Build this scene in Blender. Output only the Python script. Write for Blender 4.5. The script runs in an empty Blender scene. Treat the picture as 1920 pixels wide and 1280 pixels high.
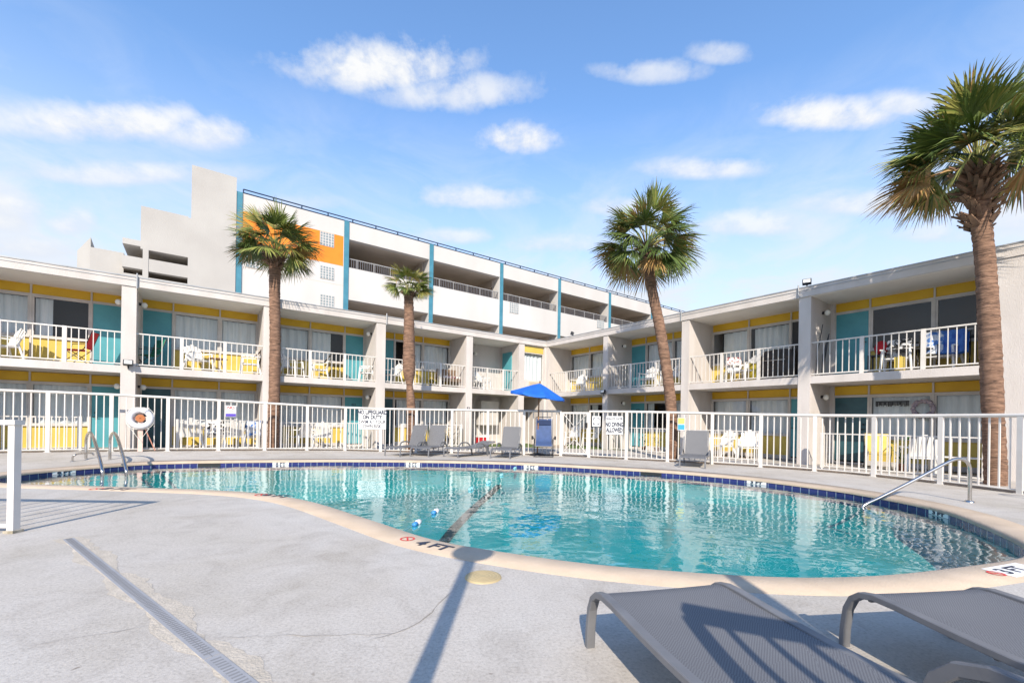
import bpy, math, random
from math import sin, cos, pi, radians as R_, sqrt, atan2
from mathutils import Vector, Matrix

random.seed(7)
SC = bpy.context.scene
COL = SC.collection

# ------------------------------------------------------------------ camera numbers (1920 x 1280 photo)
F, VY, EYE, RHO = 820.685, 788.28, 1.13, R_(0.9)
cR, sR = cos(RHO), sin(RHO)
TH = R_(53.906)
CX, CY = 1.67, 21.96                      # inner corner of the motel court
dL = Vector((sin(TH), cos(TH))); nL = Vector((-dL.y, dL.x))
CORNER = Vector((CX, CY))

def ray(u, v):
    uu = (u-960)/F; vv = (VY-v)/F
    return uu*cR - vv*sR, uu*sR + vv*cR
def ground(u, v, z=0.0):
    a, b = ray(u, v); Y = (z-EYE)/b
    return Vector((a*Y, Y, z))
def depth(u, v, Y):
    a, b = ray(u, v)
    return Vector((a*Y, Y, EYE+b*Y))
def hit(u, v, P, d):                       # vertical plane through P along d (plan); gives run along d and height
    a, b = ray(u, v)
    t = (a*P.y-P.x)/(d.x-a*d.y); Y = P.y+t*d.y
    return t, EYE+b*Y
def onL(u, v, y=0.0): return hit(u, v, CORNER+nL*y, dL)            # local x of the left wing
def onR(u, v, y=0.0):
    t, z = hit(u, v, CORNER+dL*y, -nL); return t, z                # local x of the right wing
ROT_L = atan2(dL.y, dL.x)
ROT_R = atan2(-nL.y, -nL.x)
def Lw(x, y): return CORNER + dL*x + nL*y
def Rw(x, y): return CORNER - nL*x + dL*y
def sm(a, b, x):
    t = max(0.0, min(1.0, (x-a)/(b-a))); return t*t*(3-2*t)
def zdeck(X, Y):                           # the terrace rises a little towards the far left of the court
    r = Vector((X, Y))-CORNER
    x, y = r.dot(dL), r.dot(nL)
    return 0.125*sm(-7.5, -18, x)*sm(-3.0, -0.7, y)

# ------------------------------------------------------------------ mesh builder
class MB:
    def __init__(s): s.v=[]; s.f=[]; s.mi=[]; s.sm=[]
    def face(s, pts, m=0, smooth=False):
        n=len(s.v); s.v += [tuple(p) for p in pts]; s.f.append(tuple(range(n, n+len(pts)))); s.mi.append(m); s.sm.append(smooth)
    def box(s, x0,x1,y0,y1,z0,z1,m=0, M=None):
        c=[Vector((x,y,z)) for z in (z0,z1) for (x,y) in ((x0,y0),(x1,y0),(x1,y1),(x0,y1))]
        if M is not None: c=[M@p for p in c]
        n=len(s.v); s.v += [tuple(p) for p in c]
        for q in ((3,2,1,0),(4,5,6,7),(0,1,5,4),(1,2,6,5),(2,3,7,6),(3,0,4,7)):
            s.f.append(tuple(n+i for i in q)); s.mi.append(m); s.sm.append(False)
    def grid(s, rows, m=0, smooth=True, closed=False):
        n=len(s.v); k=len(rows[0])
        for r in rows: s.v += [tuple(p) for p in r]
        for i in range(len(rows)-1):
            for j in range(k if closed else k-1):
                a=n+i*k+j; b=n+i*k+(j+1)%k
                s.f.append((a,b,b+k,a+k)); s.mi.append(m); s.sm.append(smooth)
    def tube(s, path, r, seg=8, m=0, caps=True, smooth=True, rect=None):
        P=[Vector(p) for p in path]; rows=[]; up=None
        rr = r if isinstance(r,(list,tuple)) else [r]*len(P)
        for i,p in enumerate(P):
            d=(P[min(i+1,len(P)-1)]-P[max(i-1,0)]).normalized()
            if up is None:
                up=Vector((0,0,1)) if abs(d.z)<0.9 else Vector((1,0,0))
            a=d.cross(up)
            if a.length<1e-6: a=d.orthogonal()
            a.normalize(); b=a.cross(d).normalized(); up=b
            if rect:
                w,h=rect; e=min(w,h)*0.25
                pr=[(-w,-h+e),(-w+e,-h),(w-e,-h),(w,-h+e),(w,h-e),(w-e,h),(-w+e,h),(-w,h-e)]
                rows.append([p+a*x+b*y for x,y in pr])
            else:
                rows.append([p+(a*cos(2*pi*k/seg)+b*sin(2*pi*k/seg))*rr[i] for k in range(seg)])
        s.grid(rows,m,smooth and not rect,True)
        if caps:
            s.face(list(reversed(rows[0])),m); s.face(rows[-1],m)
    def lathe(s, prof, seg=16, m=0, c=(0,0,0), smooth=True):
        c=Vector(c)
        s.grid([[c+Vector((r*cos(2*pi*k/seg),r*sin(2*pi*k/seg),z)) for k in range(seg)] for r,z in prof],m,smooth,True)
    def prism(s, poly, z0, z1, m=0):
        s.face([(x,y,z1) for x,y in poly],m); s.face([(x,y,z0) for x,y in reversed(poly)],m)
        for i in range(len(poly)):
            a=poly[i]; b=poly[(i+1)%len(poly)]
            s.face([(a[0],a[1],z0),(b[0],b[1],z0),(b[0],b[1],z1),(a[0],a[1],z1)],m)
    def build(s, name, mats, parent=None, kind=None):
        me=bpy.data.meshes.new(name); me.from_pydata(s.v,[],s.f)
        if not isinstance(mats,(list,tuple)): mats=[mats]
        for m in mats: me.materials.append(m)
        me.polygons.foreach_set('material_index', s.mi); me.polygons.foreach_set('use_smooth', s.sm)
        me.update(); o=bpy.data.objects.new(name, me); COL.objects.link(o)
        if parent: o.parent=parent
        if kind: o['kind']=kind
        return o
def tag(o, label, cat, group=None):
    o['label']=label; o['category']=cat
    if group: o['group']=group
    return o
def thing(name, label, cat, loc=(0,0,0), rz=0.0, group=None):
    o=bpy.data.objects.new(name, None); COL.objects.link(o); o.empty_display_size=0.1
    o.location=loc; o.rotation_euler=(0,0,rz); return tag(o,label,cat,group)
def copy_tree(o, parent=None):
    c=o.copy(); COL.objects.link(c); c.parent=parent
    for ch in list(o.children): copy_tree(ch, c)
    return c
USED=set()
def place(proto, loc, rz, label, group=None, sc=1.0):
    if proto.name not in USED: USED.add(proto.name); o=proto
    else: o=copy_tree(proto)
    o.location=loc; o.rotation_euler=(0,0,rz); o.scale=(sc,sc,sc); o['label']=label
    if group: o['group']=group
    return o
def lettering(txt, size, mat, parent, M, name='lettering', depth=0.002, sx=1.0, bold=.03):
    cu=bpy.data.curves.new('t','FONT'); cu.body=txt; cu.size=size; cu.align_x='CENTER'; cu.align_y='CENTER'; cu.extrude=depth; cu.space_line=0.9; cu.offset=size*bold
    cu.resolution_u=3
    t=bpy.data.objects.new('t',cu); COL.objects.link(t); bpy.context.view_layer.update()
    me=bpy.data.meshes.new_from_object(t); bpy.data.objects.remove(t); bpy.data.curves.remove(cu)
    me.transform(Matrix.Scale(sx,4,Vector((1,0,0)))); me.transform(M); me.materials.clear(); me.materials.append(mat); me.name=name
    o=bpy.data.objects.new(name,me); COL.objects.link(o); o.parent=parent; return o
UPRIGHT=Matrix.Rotation(pi/2,4,'X')         # text facing local -y

# ------------------------------------------------------------------ materials
def nodes(name):
    m=bpy.data.materials.new(name); m.use_nodes=True; nt=m.node_tree
    return m,nt,nt.nodes,nt.links,nt.nodes['Principled BSDF']
def mat(name, c, c2=None, scale=4.0, rough=0.6, bump=0.0, bscale=30.0, metal=0.0, spec=0.4, detail=5.0, lo=0.35, hi=0.65, stretch=(1,1,1), coat=0.0):
    m,nt,N,L,b=nodes(name)
    b.inputs['Roughness'].default_value=rough; b.inputs['Metallic'].default_value=metal; b.inputs['Specular IOR Level'].default_value=spec
    b.inputs['Base Color'].default_value=(*c,1); b.inputs['Coat Weight'].default_value=coat
    tc=N.new('ShaderNodeTexCoord'); mp=N.new('ShaderNodeMapping'); mp.inputs['Scale'].default_value=stretch
    L.new(tc.outputs['Object'],mp.inputs['Vector'])
    if c2 is not None:
        n=N.new('ShaderNodeTexNoise'); n.inputs['Scale'].default_value=scale; n.inputs['Detail'].default_value=detail
        L.new(mp.outputs['Vector'],n.inputs['Vector'])
        r=N.new('ShaderNodeValToRGB'); r.color_ramp.elements[0].position=lo; r.color_ramp.elements[1].position=hi
        r.color_ramp.elements[0].color=(*c,1); r.color_ramp.elements[1].color=(*c2,1)
        L.new(n.outputs['Fac'],r.inputs['Fac']); L.new(r.outputs['Color'],b.inputs['Base Color'])
    if bump:
        n=N.new('ShaderNodeTexNoise'); n.inputs['Scale'].default_value=bscale; n.inputs['Detail'].default_value=6
        L.new(mp.outputs['Vector'],n.inputs['Vector'])
        bp=N.new('ShaderNodeBump'); bp.inputs['Strength'].default_value=bump; bp.inputs['Distance'].default_value=0.02
        L.new(n.outputs['Fac'],bp.inputs['Height']); L.new(bp.outputs['Normal'],b.inputs['Normal'])
    return m
STUCCO=mat('white stucco',(.59,.553,.525),(.48,.445,.415),1.6,.85,.4,60,lo=.38,hi=.80,stretch=(1.3,1.3,.4),detail=9)
TRIM=mat('white trim paint',(.60,.57,.535),(.50,.47,.44),2.5,.55,.1,30)
SOFFIT=mat('soffit paint',(.80,.76,.70),(.74,.70,.64),1.5,.8,.1,40)
FENCE=mat('white fence enamel',(.66,.635,.60),(.54,.51,.46),3.0,.4,.05,40,lo=.45,hi=.85)
YEL=mat('yellow panel paint',(.76,.48,.035),(.66,.39,.025),1.2,.5,.05,20)
YELP=mat('pale yellow panel paint',(.64,.49,.11),(.56,.42,.085),1.6,.5,.05,20)
TEAL=mat('teal door paint',(.085,.33,.38),(.07,.28,.33),2.0,.45,.05,20)
TEALD=mat('dark teal screen door',(.03,.10,.12),(.02,.07,.09),3.0,.35)
BLUEP=mat('blue grey paint',(.06,.22,.30),(.045,.18,.25),2.0,.5)
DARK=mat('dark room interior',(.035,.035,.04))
BLACK=mat('black plastic',(.02,.02,.022),rough=.4)
CURT=mat('pale curtain cloth',(.78,.79,.78),(.68,.70,.70),3.0,.9,stretch=(6,6,.4))
GREYW=mat('grey painted concrete',(.435,.425,.40),(.385,.372,.35),.5,.85,.35,25)
WHITEW=mat('white painted concrete',(.55,.535,.515),(.49,.475,.45),.4,.85,.35,25,stretch=(1,1,.4),detail=8)
ORANGE=mat('orange wall paint',(.80,.24,.02),(.72,.20,.015),1.0,.7,.15,25)
GCEIL=mat('bare concrete ceiling',(.55,.48,.41),(.44,.385,.32),.7,.9)
GLINE=mat('grey roof flashing',(.30,.32,.34),(.42,.43,.44),2.0,.5,metal=.3)
STEEL=mat('stainless steel',(.62,.60,.57),(.50,.46,.42),5.0,.22,metal=1.0)
PLASTIC=mat('white resin plastic',(.83,.82,.80),(.74,.73,.70),4.0,.4)
GREYMET=mat('warm grey lounger metal',(.165,.168,.178),(.13,.133,.142),6.0,.42,.05,60,spec=.5)
BLKTUBE=mat('black metal tube',(.025,.025,.028),rough=.35)
RED=mat('red canvas',(.55,.02,.03),(.42,.015,.02),6,.8)
GREEN=mat('green canvas',(.02,.22,.14),(.015,.16,.1),6,.8)
BLUE=mat('royal blue canvas',(.012,.13,.56),(.01,.10,.46),3,.75,.08,80)
NAVY=mat('slate blue textile',(.055,.095,.22),(.045,.08,.18),8,.75,.1,120)
WOOD=mat('varnished wood',(.30,.15,.06),(.2,.09,.04),6,.5,stretch=(1,1,.2))
SIGNW=mat('white sign board',(.80,.80,.79),rough=.4)
SIGNB=mat('dark blue black lettering',(.02,.03,.06),rough=.5)
SIGNR=mat('red sign print',(.65,.05,.05),rough=.5)
SIGNP=mat('purple sign print',(.10,.06,.42),rough=.5)
SIGNY=mat('yellow sign print',(.85,.70,.15),rough=.5)
SIGNC=mat('sky blue sign print',(.05,.35,.60),rough=.5)
LAMPG=mat('opal lamp glass',(.75,.74,.68),rough=.25)
ROPE=mat('white rope',(.75,.73,.68),rough=.9)
BARK=None
TERRA=mat('terracotta',(.42,.16,.08),(.33,.12,.06),6,.8)
LEAF=mat('pot plant leaf',(.05,.13,.03),(.09,.20,.05),9,.5)
TOWELB=mat('blue and white towel',(.62,.66,.72),(.08,.20,.50),7,.9,lo=.5,hi=.54)
TOWELP=mat('patterned towel',(.75,.72,.70),(.20,.05,.06),14,.9,lo=.5,hi=.53)
TOWELZ=mat('black and white towel',(.75,.74,.72),(.03,.03,.03),12,.9,lo=.48,hi=.51)
WICKER=mat('brown wicker',(.22,.15,.10),(.13,.09,.06),30,.7)
GLASSB=mat('glass block',(.16,.20,.22),(.28,.33,.34),14,.15,spec=.7)

def schlick(N,L,f0,pw=5):                        # reflectance that is the same from both sides of the sheet
    lw=N.new('ShaderNodeLayerWeight'); lw.inputs['Blend'].default_value=.5
    p=N.new('ShaderNodeMath'); p.operation='POWER'; p.inputs[1].default_value=pw; L.new(lw.outputs['Facing'],p.inputs[0])
    m=N.new('ShaderNodeMath'); m.operation='MULTIPLY_ADD'; m.inputs[1].default_value=1-f0; m.inputs[2].default_value=f0; L.new(p.outputs[0],m.inputs[0])
    return m.outputs[0],lw
def glass_mat(name, tint, f0=0.06, rough=0.02):
    m=bpy.data.materials.new(name); m.use_nodes=True; nt=m.node_tree; N=nt.nodes; L=nt.links; N.clear()
    o=N.new('ShaderNodeOutputMaterial'); mx=N.new('ShaderNodeMixShader'); t=N.new('ShaderNodeBsdfTransparent'); g=N.new('ShaderNodeBsdfGlossy')
    t.inputs['Color'].default_value=(*tint,1); g.inputs['Roughness'].default_value=rough
    fr=schlick(N,L,f0)
    L.new(fr[0],mx.inputs[0]); L.new(t.outputs[0],mx.inputs[1]); L.new(g.outputs[0],mx.inputs[2]); L.new(mx.outputs[0],o.inputs['Surface'])
    return m
GLASS=glass_mat('window glass',(.90,.94,.96),.045)

def concrete():
    m,nt,N,L,b=nodes('pale pool deck concrete')
    tc=N.new('ShaderNodeTexCoord')
    def noise(sc,det,rough=.55,dist=0.0):
        n=N.new('ShaderNodeTexNoise'); n.inputs['Scale'].default_value=sc; n.inputs['Detail'].default_value=det; n.inputs['Roughness'].default_value=rough; n.inputs['Distortion'].default_value=dist
        L.new(tc.outputs['Object'],n.inputs['Vector']); return n
    def ramp(src,stops):
        r=N.new('ShaderNodeValToRGB'); e=r.color_ramp.elements
        while len(e)<len(stops): e.new(.5)
        for i,(p,c) in enumerate(stops): e[i].position=p; e[i].color=(*c,1)
        L.new(src,r.inputs['Fac']); return r
    def mix(mode,fac,a,bb):
        x=N.new('ShaderNodeMixRGB'); x.blend_type=mode
        if isinstance(fac,float): x.inputs[0].default_value=fac
        else: L.new(fac,x.inputs[0])
        L.new(a,x.inputs[1]); L.new(bb,x.inputs[2]); return x.outputs[0]
    a=ramp(noise(.55,6,.6,.6).outputs['Fac'],[(.30,(.40,.365,.312)),(.5,(.465,.433,.39)),(.68,(.495,.472,.436))])
    bl=ramp(noise(2.6,8,.7,1.2).outputs['Fac'],[(.3,(.85,.84,.83)),(.50,(1,1,1)),(.72,(1.06,1.06,1.06))])
    fine=ramp(noise(55,4,.7).outputs['Fac'],[(.3,(.76,.75,.74)),(.5,(1,1,1)),(.7,(1.12,1.12,1.12))])
    spot=ramp(noise(9,2,.5).outputs['Fac'],[(.0,(.40,.36,.32)),(.21,(.40,.36,.32)),(.25,(1,1,1))])
    c=mix('MULTIPLY',1.0,a.outputs[0],bl.outputs[0]); c=mix('MULTIPLY',1.0,c,fine.outputs[0]); c=mix('MULTIPLY',.7,c,spot.outputs[0])
    L.new(c,b.inputs['Base Color']); b.inputs['Roughness'].default_value=.85; b.inputs['Specular IOR Level'].default_value=.25
    bp=N.new('ShaderNodeBump'); bp.inputs['Strength'].default_value=.35; bp.inputs['Distance'].default_value=.01
    L.new(noise(90,6,.7).outputs['Fac'],bp.inputs['Height']); L.new(bp.outputs[0],b.inputs['Normal'])
    return m
DECK=concrete()
COPING=mat('tan coping concrete',(.525,.425,.325),(.43,.345,.26),3.0,.85,.4,80,lo=.3,hi=.7,detail=8)
GRAVEL=mat('brown gravel',(.34,.26,.19),(.12,.09,.07),28,.95,.8,40,lo=.4,hi=.6)
TURF=mat('short green turf',(.06,.115,.025),(.13,.17,.045),18,.95,.9,90)
SAND=mat('sandy ground',(.40,.34,.27),(.32,.27,.21),.3,.95,.3,20)
PLASTER=mat('aqua pool plaster',(.24,.52,.51),(.18,.45,.455),1.2,.7)
STRIPE=mat('dark pool stripe tile',(.012,.03,.06),rough=.5)

def tile_mat():
    m,nt,N,L,b=nodes('cobalt waterline tile')
    uv=N.new('ShaderNodeUVMap')
    br=N.new('ShaderNodeTexBrick'); br.offset=0.0; br.inputs['Scale'].default_value=1.0
    br.inputs['Color1'].default_value=(.018,.026,.125,1); br.inputs['Color2'].default_value=(.03,.036,.165,1); br.inputs['Mortar'].default_value=(.28,.31,.38,1)
    br.inputs['Mortar Size'].default_value=.006; br.inputs['Brick Width'].default_value=.152; br.inputs['Row Height'].default_value=.152
    L.new(uv.outputs[0],br.inputs['Vector']); L.new(br.outputs['Color'],b.inputs['Base Color']); b.inputs['Roughness'].default_value=.2
    return m
TILE=tile_mat()

def water_mat():
    m=bpy.data.materials.new('rippled pool water'); m.use_nodes=True; nt=m.node_tree; N=nt.nodes; L=nt.links; N.clear()
    o=N.new('ShaderNodeOutputMaterial'); mx=N.new('ShaderNodeMixShader'); t=N.new('ShaderNodeBsdfTransparent'); g=N.new('ShaderNodeBsdfGlossy')
    t.inputs['Color'].default_value=(.22,.80,.825,1); g.inputs['Roughness'].default_value=.015; g.inputs['Color'].default_value=(1,1,1,1)
    tc=N.new('ShaderNodeTexCoord')
    def wave(sc,st,prev=None,stretch=(1,1,1),dist=.3):
        mp=N.new('ShaderNodeMapping'); mp.inputs['Scale'].default_value=stretch; L.new(tc.outputs['Object'],mp.inputs['Vector'])
        n=N.new('ShaderNodeTexNoise'); n.inputs['Scale'].default_value=sc; n.inputs['Detail'].default_value=2.0; n.inputs['Roughness'].default_value=.4; n.inputs['Distortion'].default_value=dist
        L.new(mp.outputs[0],n.inputs['Vector'])
        bp=N.new('ShaderNodeBump'); bp.inputs['Strength'].default_value=1.0; bp.inputs['Distance'].default_value=st
        L.new(n.outputs['Fac'],bp.inputs['Height'])
        if prev: L.new(prev.outputs[0],bp.inputs['Normal'])
        return bp
    b1=wave(1.0,.014); b2=wave(3.6,.0075,b1,(1,1.2,1)); b3=wave(10,.0016,b2)
    fr=schlick(N,L,.04,3.9)
    for n in (g,fr[1]): L.new(b3.outputs[0],n.inputs['Normal'])
    L.new(fr[0],mx.inputs[0]); L.new(t.outputs[0],mx.inputs[1]); L.new(g.outputs[0],mx.inputs[2]); L.new(mx.outputs[0],o.inputs['Surface'])
    return m
WATER=water_mat()

def sling_mat():
    m,nt,N,L,b=nodes('grey woven sling')
    tc=N.new('ShaderNodeTexCoord'); n=N.new('ShaderNodeTexNoise'); n.inputs['Scale'].default_value=3; n.inputs['Detail'].default_value=4
    L.new(tc.outputs['Object'],n.inputs['Vector'])
    ck=N.new('ShaderNodeTexChecker'); ck.inputs['Scale'].default_value=160
    ck.inputs['Color1'].default_value=(.105,.108,.115,1); ck.inputs['Color2'].default_value=(.175,.178,.188,1); L.new(tc.outputs['Object'],ck.inputs['Vector'])
    r=N.new('ShaderNodeValToRGB'); r.color_ramp.elements[0].color=(.86,.86,.87,1); r.color_ramp.elements[1].color=(1.08,1.08,1.08,1); L.new(n.outputs['Fac'],r.inputs['Fac'])
    x=N.new('ShaderNodeMixRGB'); x.blend_type='MULTIPLY'; x.inputs[0].default_value=1; L.new(ck.outputs[0],x.inputs[1]); L.new(r.outputs[0],x.inputs[2])
    L.new(x.outputs[0],b.inputs['Base Color']); b.inputs['Roughness'].default_value=.6; b.inputs['Specular IOR Level'].default_value=.35
    return m
SLING=sling_mat()

def bark_mat():
    m,nt,N,L,b=nodes('ringed palm bark')
    tc=N.new('ShaderNodeTexCoord'); mp=N.new('ShaderNodeMapping'); mp.inputs['Scale'].default_value=(3,3,16); L.new(tc.outputs['Object'],mp.inputs[0])
    n=N.new('ShaderNodeTexNoise'); n.inputs['Scale'].default_value=1.6; n.inputs['Detail'].default_value=6; n.inputs['Roughness'].default_value=.7; n.inputs['Distortion'].default_value=.5; L.new(mp.outputs[0],n.inputs[0])
    r=N.new('ShaderNodeValToRGB'); e=r.color_ramp.elements; e[0].position=.32; e[0].color=(.055,.033,.024,1); e[1].position=.7; e[1].color=(.36,.22,.145,1); k=e.new(.5); k.color=(.20,.115,.075,1)
    L.new(n.outputs['Fac'],r.inputs[0]); L.new(r.outputs[0],b.inputs['Base Color']); b.inputs['Roughness'].default_value=.9
    bp=N.new('ShaderNodeBump'); bp.inputs['Strength'].default_value=.9; bp.inputs['Distance'].default_value=.03; L.new(n.outputs['Fac'],bp.inputs['Height']); L.new(bp.outputs[0],b.inputs['Normal'])
    return m
BARK=bark_mat()
BOOT=mat('dry leaf base',(.25,.155,.10),(.13,.08,.055),6,.9)
def leafm(name,c,c2):
    m=mat(name,c,c2,5,.42,spec=.45); return m
FR=[leafm('palm leaf deep green',(.065,.105,.026),(.10,.145,.035)),leafm('palm leaf green',(.135,.185,.04),(.19,.23,.055)),
    leafm('palm leaf yellow green',(.22,.235,.055),(.31,.28,.08)),leafm('palm leaf dry',(.42,.26,.09),(.30,.17,.07))]

# ------------------------------------------------------------------ ground, pool, deck
far=[(0,890),(90,880),(190,873),(250,868),(320,865),(500,863),(640,862),(770,863),(900,865.5),(1000,868.5),(1100,874),(1210,880),(1284,885),(1410,896),(1499,907),(1579,917),(1650,929),(1769,952),(1844,981),(1913,1011)]
near=[(100,908.5),(200,911),(281,914),(350,916),(425,919),(500,924),(575,936),(625,950),(675,967),(725,982),(775,1000),(840,1018),(925,1030),(988,1040),(1064,1051),(1150,1060),(1253,1068),(1397,1078),(1480,1081),(1562,1081),(1672,1076),(1775,1064),(1844,1055),(1900,1048)]
outl=[ground(*p) for p in near]+[Vector((4.78,3.98,0)),Vector((5.0,4.2,0))]+[ground(*p) for p in reversed(far)]+[Vector((-8.95,7.35,0)),Vector((-8.2,7.04,0))]
def resample(pts, n):
    P=[p.copy() for p in pts]
    for _ in range(3):                       # round the corners
        Q=[]
        for i in range(len(P)):
            a,b=P[i],P[(i+1)%len(P)]; Q += [a*.75+b*.25, a*.25+b*.75]
        P=Q
    L=[0]
    for i in range(len(P)): L.append(L[-1]+(P[(i+1)%len(P)]-P[i]).length)
    out=[]; j=0
    for k in range(n):
        t=L[-1]*k/n
        while L[j+1]<t: j+=1
        f=(t-L[j])/(L[j+1]-L[j]); out.append(P[j].lerp(P[(j+1)%len(P)],f))
    return out,L[-1]
NP=240
POOL,PLEN=resample(outl,NP)
def smooth_loop(P,it):
    for _ in range(it): P=[(P[i-1]+P[i]*2+P[(i+1)%len(P)])/4 for i in range(len(P))]
    return P
POOL=smooth_loop(POOL,3)
def offset(P,d):
    out=[]
    for i in range(len(P)):
        t=(P[(i+1)%len(P)]-P[i-1]).normalized(); out.append(P[i]+Vector((t.y,-t.x,0))*d)
    return out
area=sum(POOL[i].x*POOL[(i+1)%NP].y-POOL[(i+1)%NP].x*POOL[i].y for i in range(NP))
if area<0: POOL.reverse()
COP_O=smooth_loop(offset(POOL,.37),4)
WZ=-0.112
def zfloor(p): return -.60-.55*sm(1.0,-6.5,p.x)
# coping: nosed edge
b=MB()
lip=offset(POOL,.03); inn=offset(POOL,-.012)
rows=[[p+Vector((0,0,-.052)) for p in inn],[p+Vector((0,0,-.014)) for p in inn],[Vector((p.x,p.y,.004)) for p in lip],[Vector((p.x,p.y,.006)) for p in COP_O],[Vector((p.x,p.y,-.03)) for p in COP_O]]
b.grid(rows,0,True,True); b.build('pool_coping',COPING,kind='structure')
# tile band with running uv
b=MB(); rows=[[Vector((p.x,p.y,-.26)) for p in POOL],[Vector((p.x,p.y,-.045)) for p in POOL]]
b.grid([[*r,r[0]] for r in rows],0,True)
tb=b.build('waterline_tiles',TILE,kind='structure')
uvl=tb.data.uv_layers.new(name='UVMap'); run=[0]
for i in range(NP): run.append(run[-1]+(POOL[(i+1)%NP]-POOL[i]).length)
for poly in tb.data.polygons:
    for li in poly.loop_indices:
        vi=tb.data.loops[li].vertex_index; uvl.data[li].uv=(run[vi%(NP+1)],.155 if vi>NP else .155-.22)
for poly in tb.data.polygons:
    for li in poly.loop_indices:
        vi=tb.data.loops[li].vertex_index; uvl.data[li].uv=(run[vi%(NP+1)],.1515-.04*0 if vi>NP else .1515-.22)
# basin
cen=sum(POOL,Vector())/NP
b=MB(); rows=[[Vector((p.x,p.y,-.26)) for p in POOL]]
axis=[Vector((x,0,0)) for x in range(-8,6)]
midl=[]
for p in POOL:                                # shrink each ring towards a spine through the pool, so the kidney shape holds
    sx=max(-7.6,min(4.3,p.x*.93)); ys=[q.y for q in POOL if abs(q.x-sx)<.5]; midl.append(Vector((sx,(min(ys)+max(ys))/2,0)))
midl=smooth_loop(midl,10)
for k,(t,zf) in enumerate(((.0,.80),(.04,.97),(.12,1),(.22,1),(.35,1),(.5,1),(.7,1),(.85,1),(1,1))):
    r=[]
    for p,m in zip(POOL,midl):
        q=p.lerp(m,t); r.append(Vector((q.x,q.y,zfloor(q)*zf)))
    rows.append(r)
b.grid(rows,0,True,True); b.build('pool_basin',PLASTER,kind='structure')
b=MB(); b.face([Vector((p.x,p.y,WZ)) for p in offset(POOL,-.001)]); b.build('pool_water',WATER,kind='structure')
# floor stripe between shallow and deep water
def floor_at(u,v):
    z=-.6
    for _ in range(6):
        p=ground(u,v,z); z=zfloor(p)
    return p
b=MB(); pts=[floor_at(u,v) for u,v in ((950,900),(930,918),(913,934),(897,948),(880,964),(865,980),(852,994),(838,1012),(825,1030))]
for i in range(len(pts)-1):
    w0,w1=.07,.07
    b.face([pts[i]+Vector((-w0,0,.06)),pts[i]+Vector((w0,0,.06)),pts[i+1]+Vector((w1,0,.06)),pts[i+1]+Vector((-w1,0,.06))])
b.build('pool_floor_stripe',STRIPE,kind='structure')
# deck: rings from coping to beyond the fence
b=MB(); rings=[COP_O]
dc=Vector((-1.5,7,0))
for k,d in enumerate((.25,.6,1.1,1.8,2.8,4.2,6.5)):
    P=[p+(p-dc).normalized()*d*(1.0+.12*abs((p-dc).normalized().x)) for p in smooth_loop(COP_O,8*k+4)]
    rings.append(P)
rows=[[Vector((p.x,p.y,zdeck(p.x,p.y))) for p in r] for r in rings]
b.grid(rows,0,True,True)
o=b.build('pool_deck',DECK,kind='structure')
# big ground with a hole where deck and pool lie: four sheets round the court
b=MB(); X0,X1,Y0,Y1=-16,14,-4,30
for q in (((-400,-400),(400,-400),(400,Y0),(-400,Y0)),((-400,Y1),(400,Y1),(400,500),(-400,500)),((-400,Y0),(X0,Y0),(X0,Y1),(-400,Y1)),((X1,Y0),(400,Y0),(400,Y1),(X1,Y1))):
    b.face([(x,y,-.06) for x,y in q])
b.build('ground',SAND,kind='structure')
# court base under the patios, with a hole for the pool (a ring from the deck's outer rings outwards)
b=MB(); rr=rings[3]
def sq(p):
    d=p-dc; s=1e9
    for c,lo,hi in ((d.x,X0-dc.x,X1-dc.x),(d.y,Y0-dc.y,Y1-dc.y)):
        if c>1e-6: s=min(s,hi/c)
        elif c<-1e-6: s=min(s,lo/c)
    return dc+d*s
b.grid([[Vector((p.x,p.y,-.064)) for p in rr],[Vector((*sq(p).xy,-.064)) for p in rr]],0,False,True); b.build('court_base',SAND,kind='structure')

# cracks and joints in the deck
CRK=mat('dark crack line',(.30,.27,.235),(.40,.37,.33),14,.95)  # thin ribbons a little darker than the deck mark the cracks
def crack(pix, w, seed):
    rnd=random.Random(seed); P=[ground(u,v) for u,v in pix]; Q=[]
    for i in range(len(P)-1):
        n=max(2,int((P[i+1]-P[i]).length/.06))
        for k in range(n):
            q=P[i].lerp(P[i+1],k/n); q.x+=rnd.uniform(-.012,.012); q.y+=rnd.uniform(-.012,.012); Q.append(q)
    Q.append(P[-1]); b=MB()
    rows=[]
    for i,q in enumerate(Q):
        t=(Q[min(i+1,len(Q)-1)]-Q[max(0,i-1)]).normalized(); s=Vector((t.y,-t.x,0))*w*.7*rnd.uniform(.15,1.2)*(.3+.7*sin(pi*(i+.5)/len(Q)))
        z=Vector((0,0,.004)); rows.append([q-s+z,q+s+z])
    b.grid(rows,0,False); c=b.build('crack',CRK,o); return c
crack([(1395,1040+60),(1320,1095)],.003,1)
crack([(868,1090),(828,1125),(790,1165),(742,1188),(690,1200)],.005,2)
crack([(742,1188),(640,1190),(500,1192),(400,1195)],.0035,3)
crack([(350,1050),(480,1025),(600,1000)],.003,4); crack([(50,1212),(150,1195),(280,1172)],.004,5)
crack([(470,1068),(560,1052)],.003,6)

# turf and gravel strips between fence and motel
def strip(name, A, B, z, m, kind):
    b=MB(); n=len(A); rows=[[],[],[]]
    for p,q in zip(A,B):
        for k,t in enumerate((0,.5,1)):
            c=p.lerp(q,t); rows[k].append(Vector((c.x,c.y,zdeck(c.x,c.y)+z)))
    b.grid(rows,0,True); return b.build(name,m,kind=kind)

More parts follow.
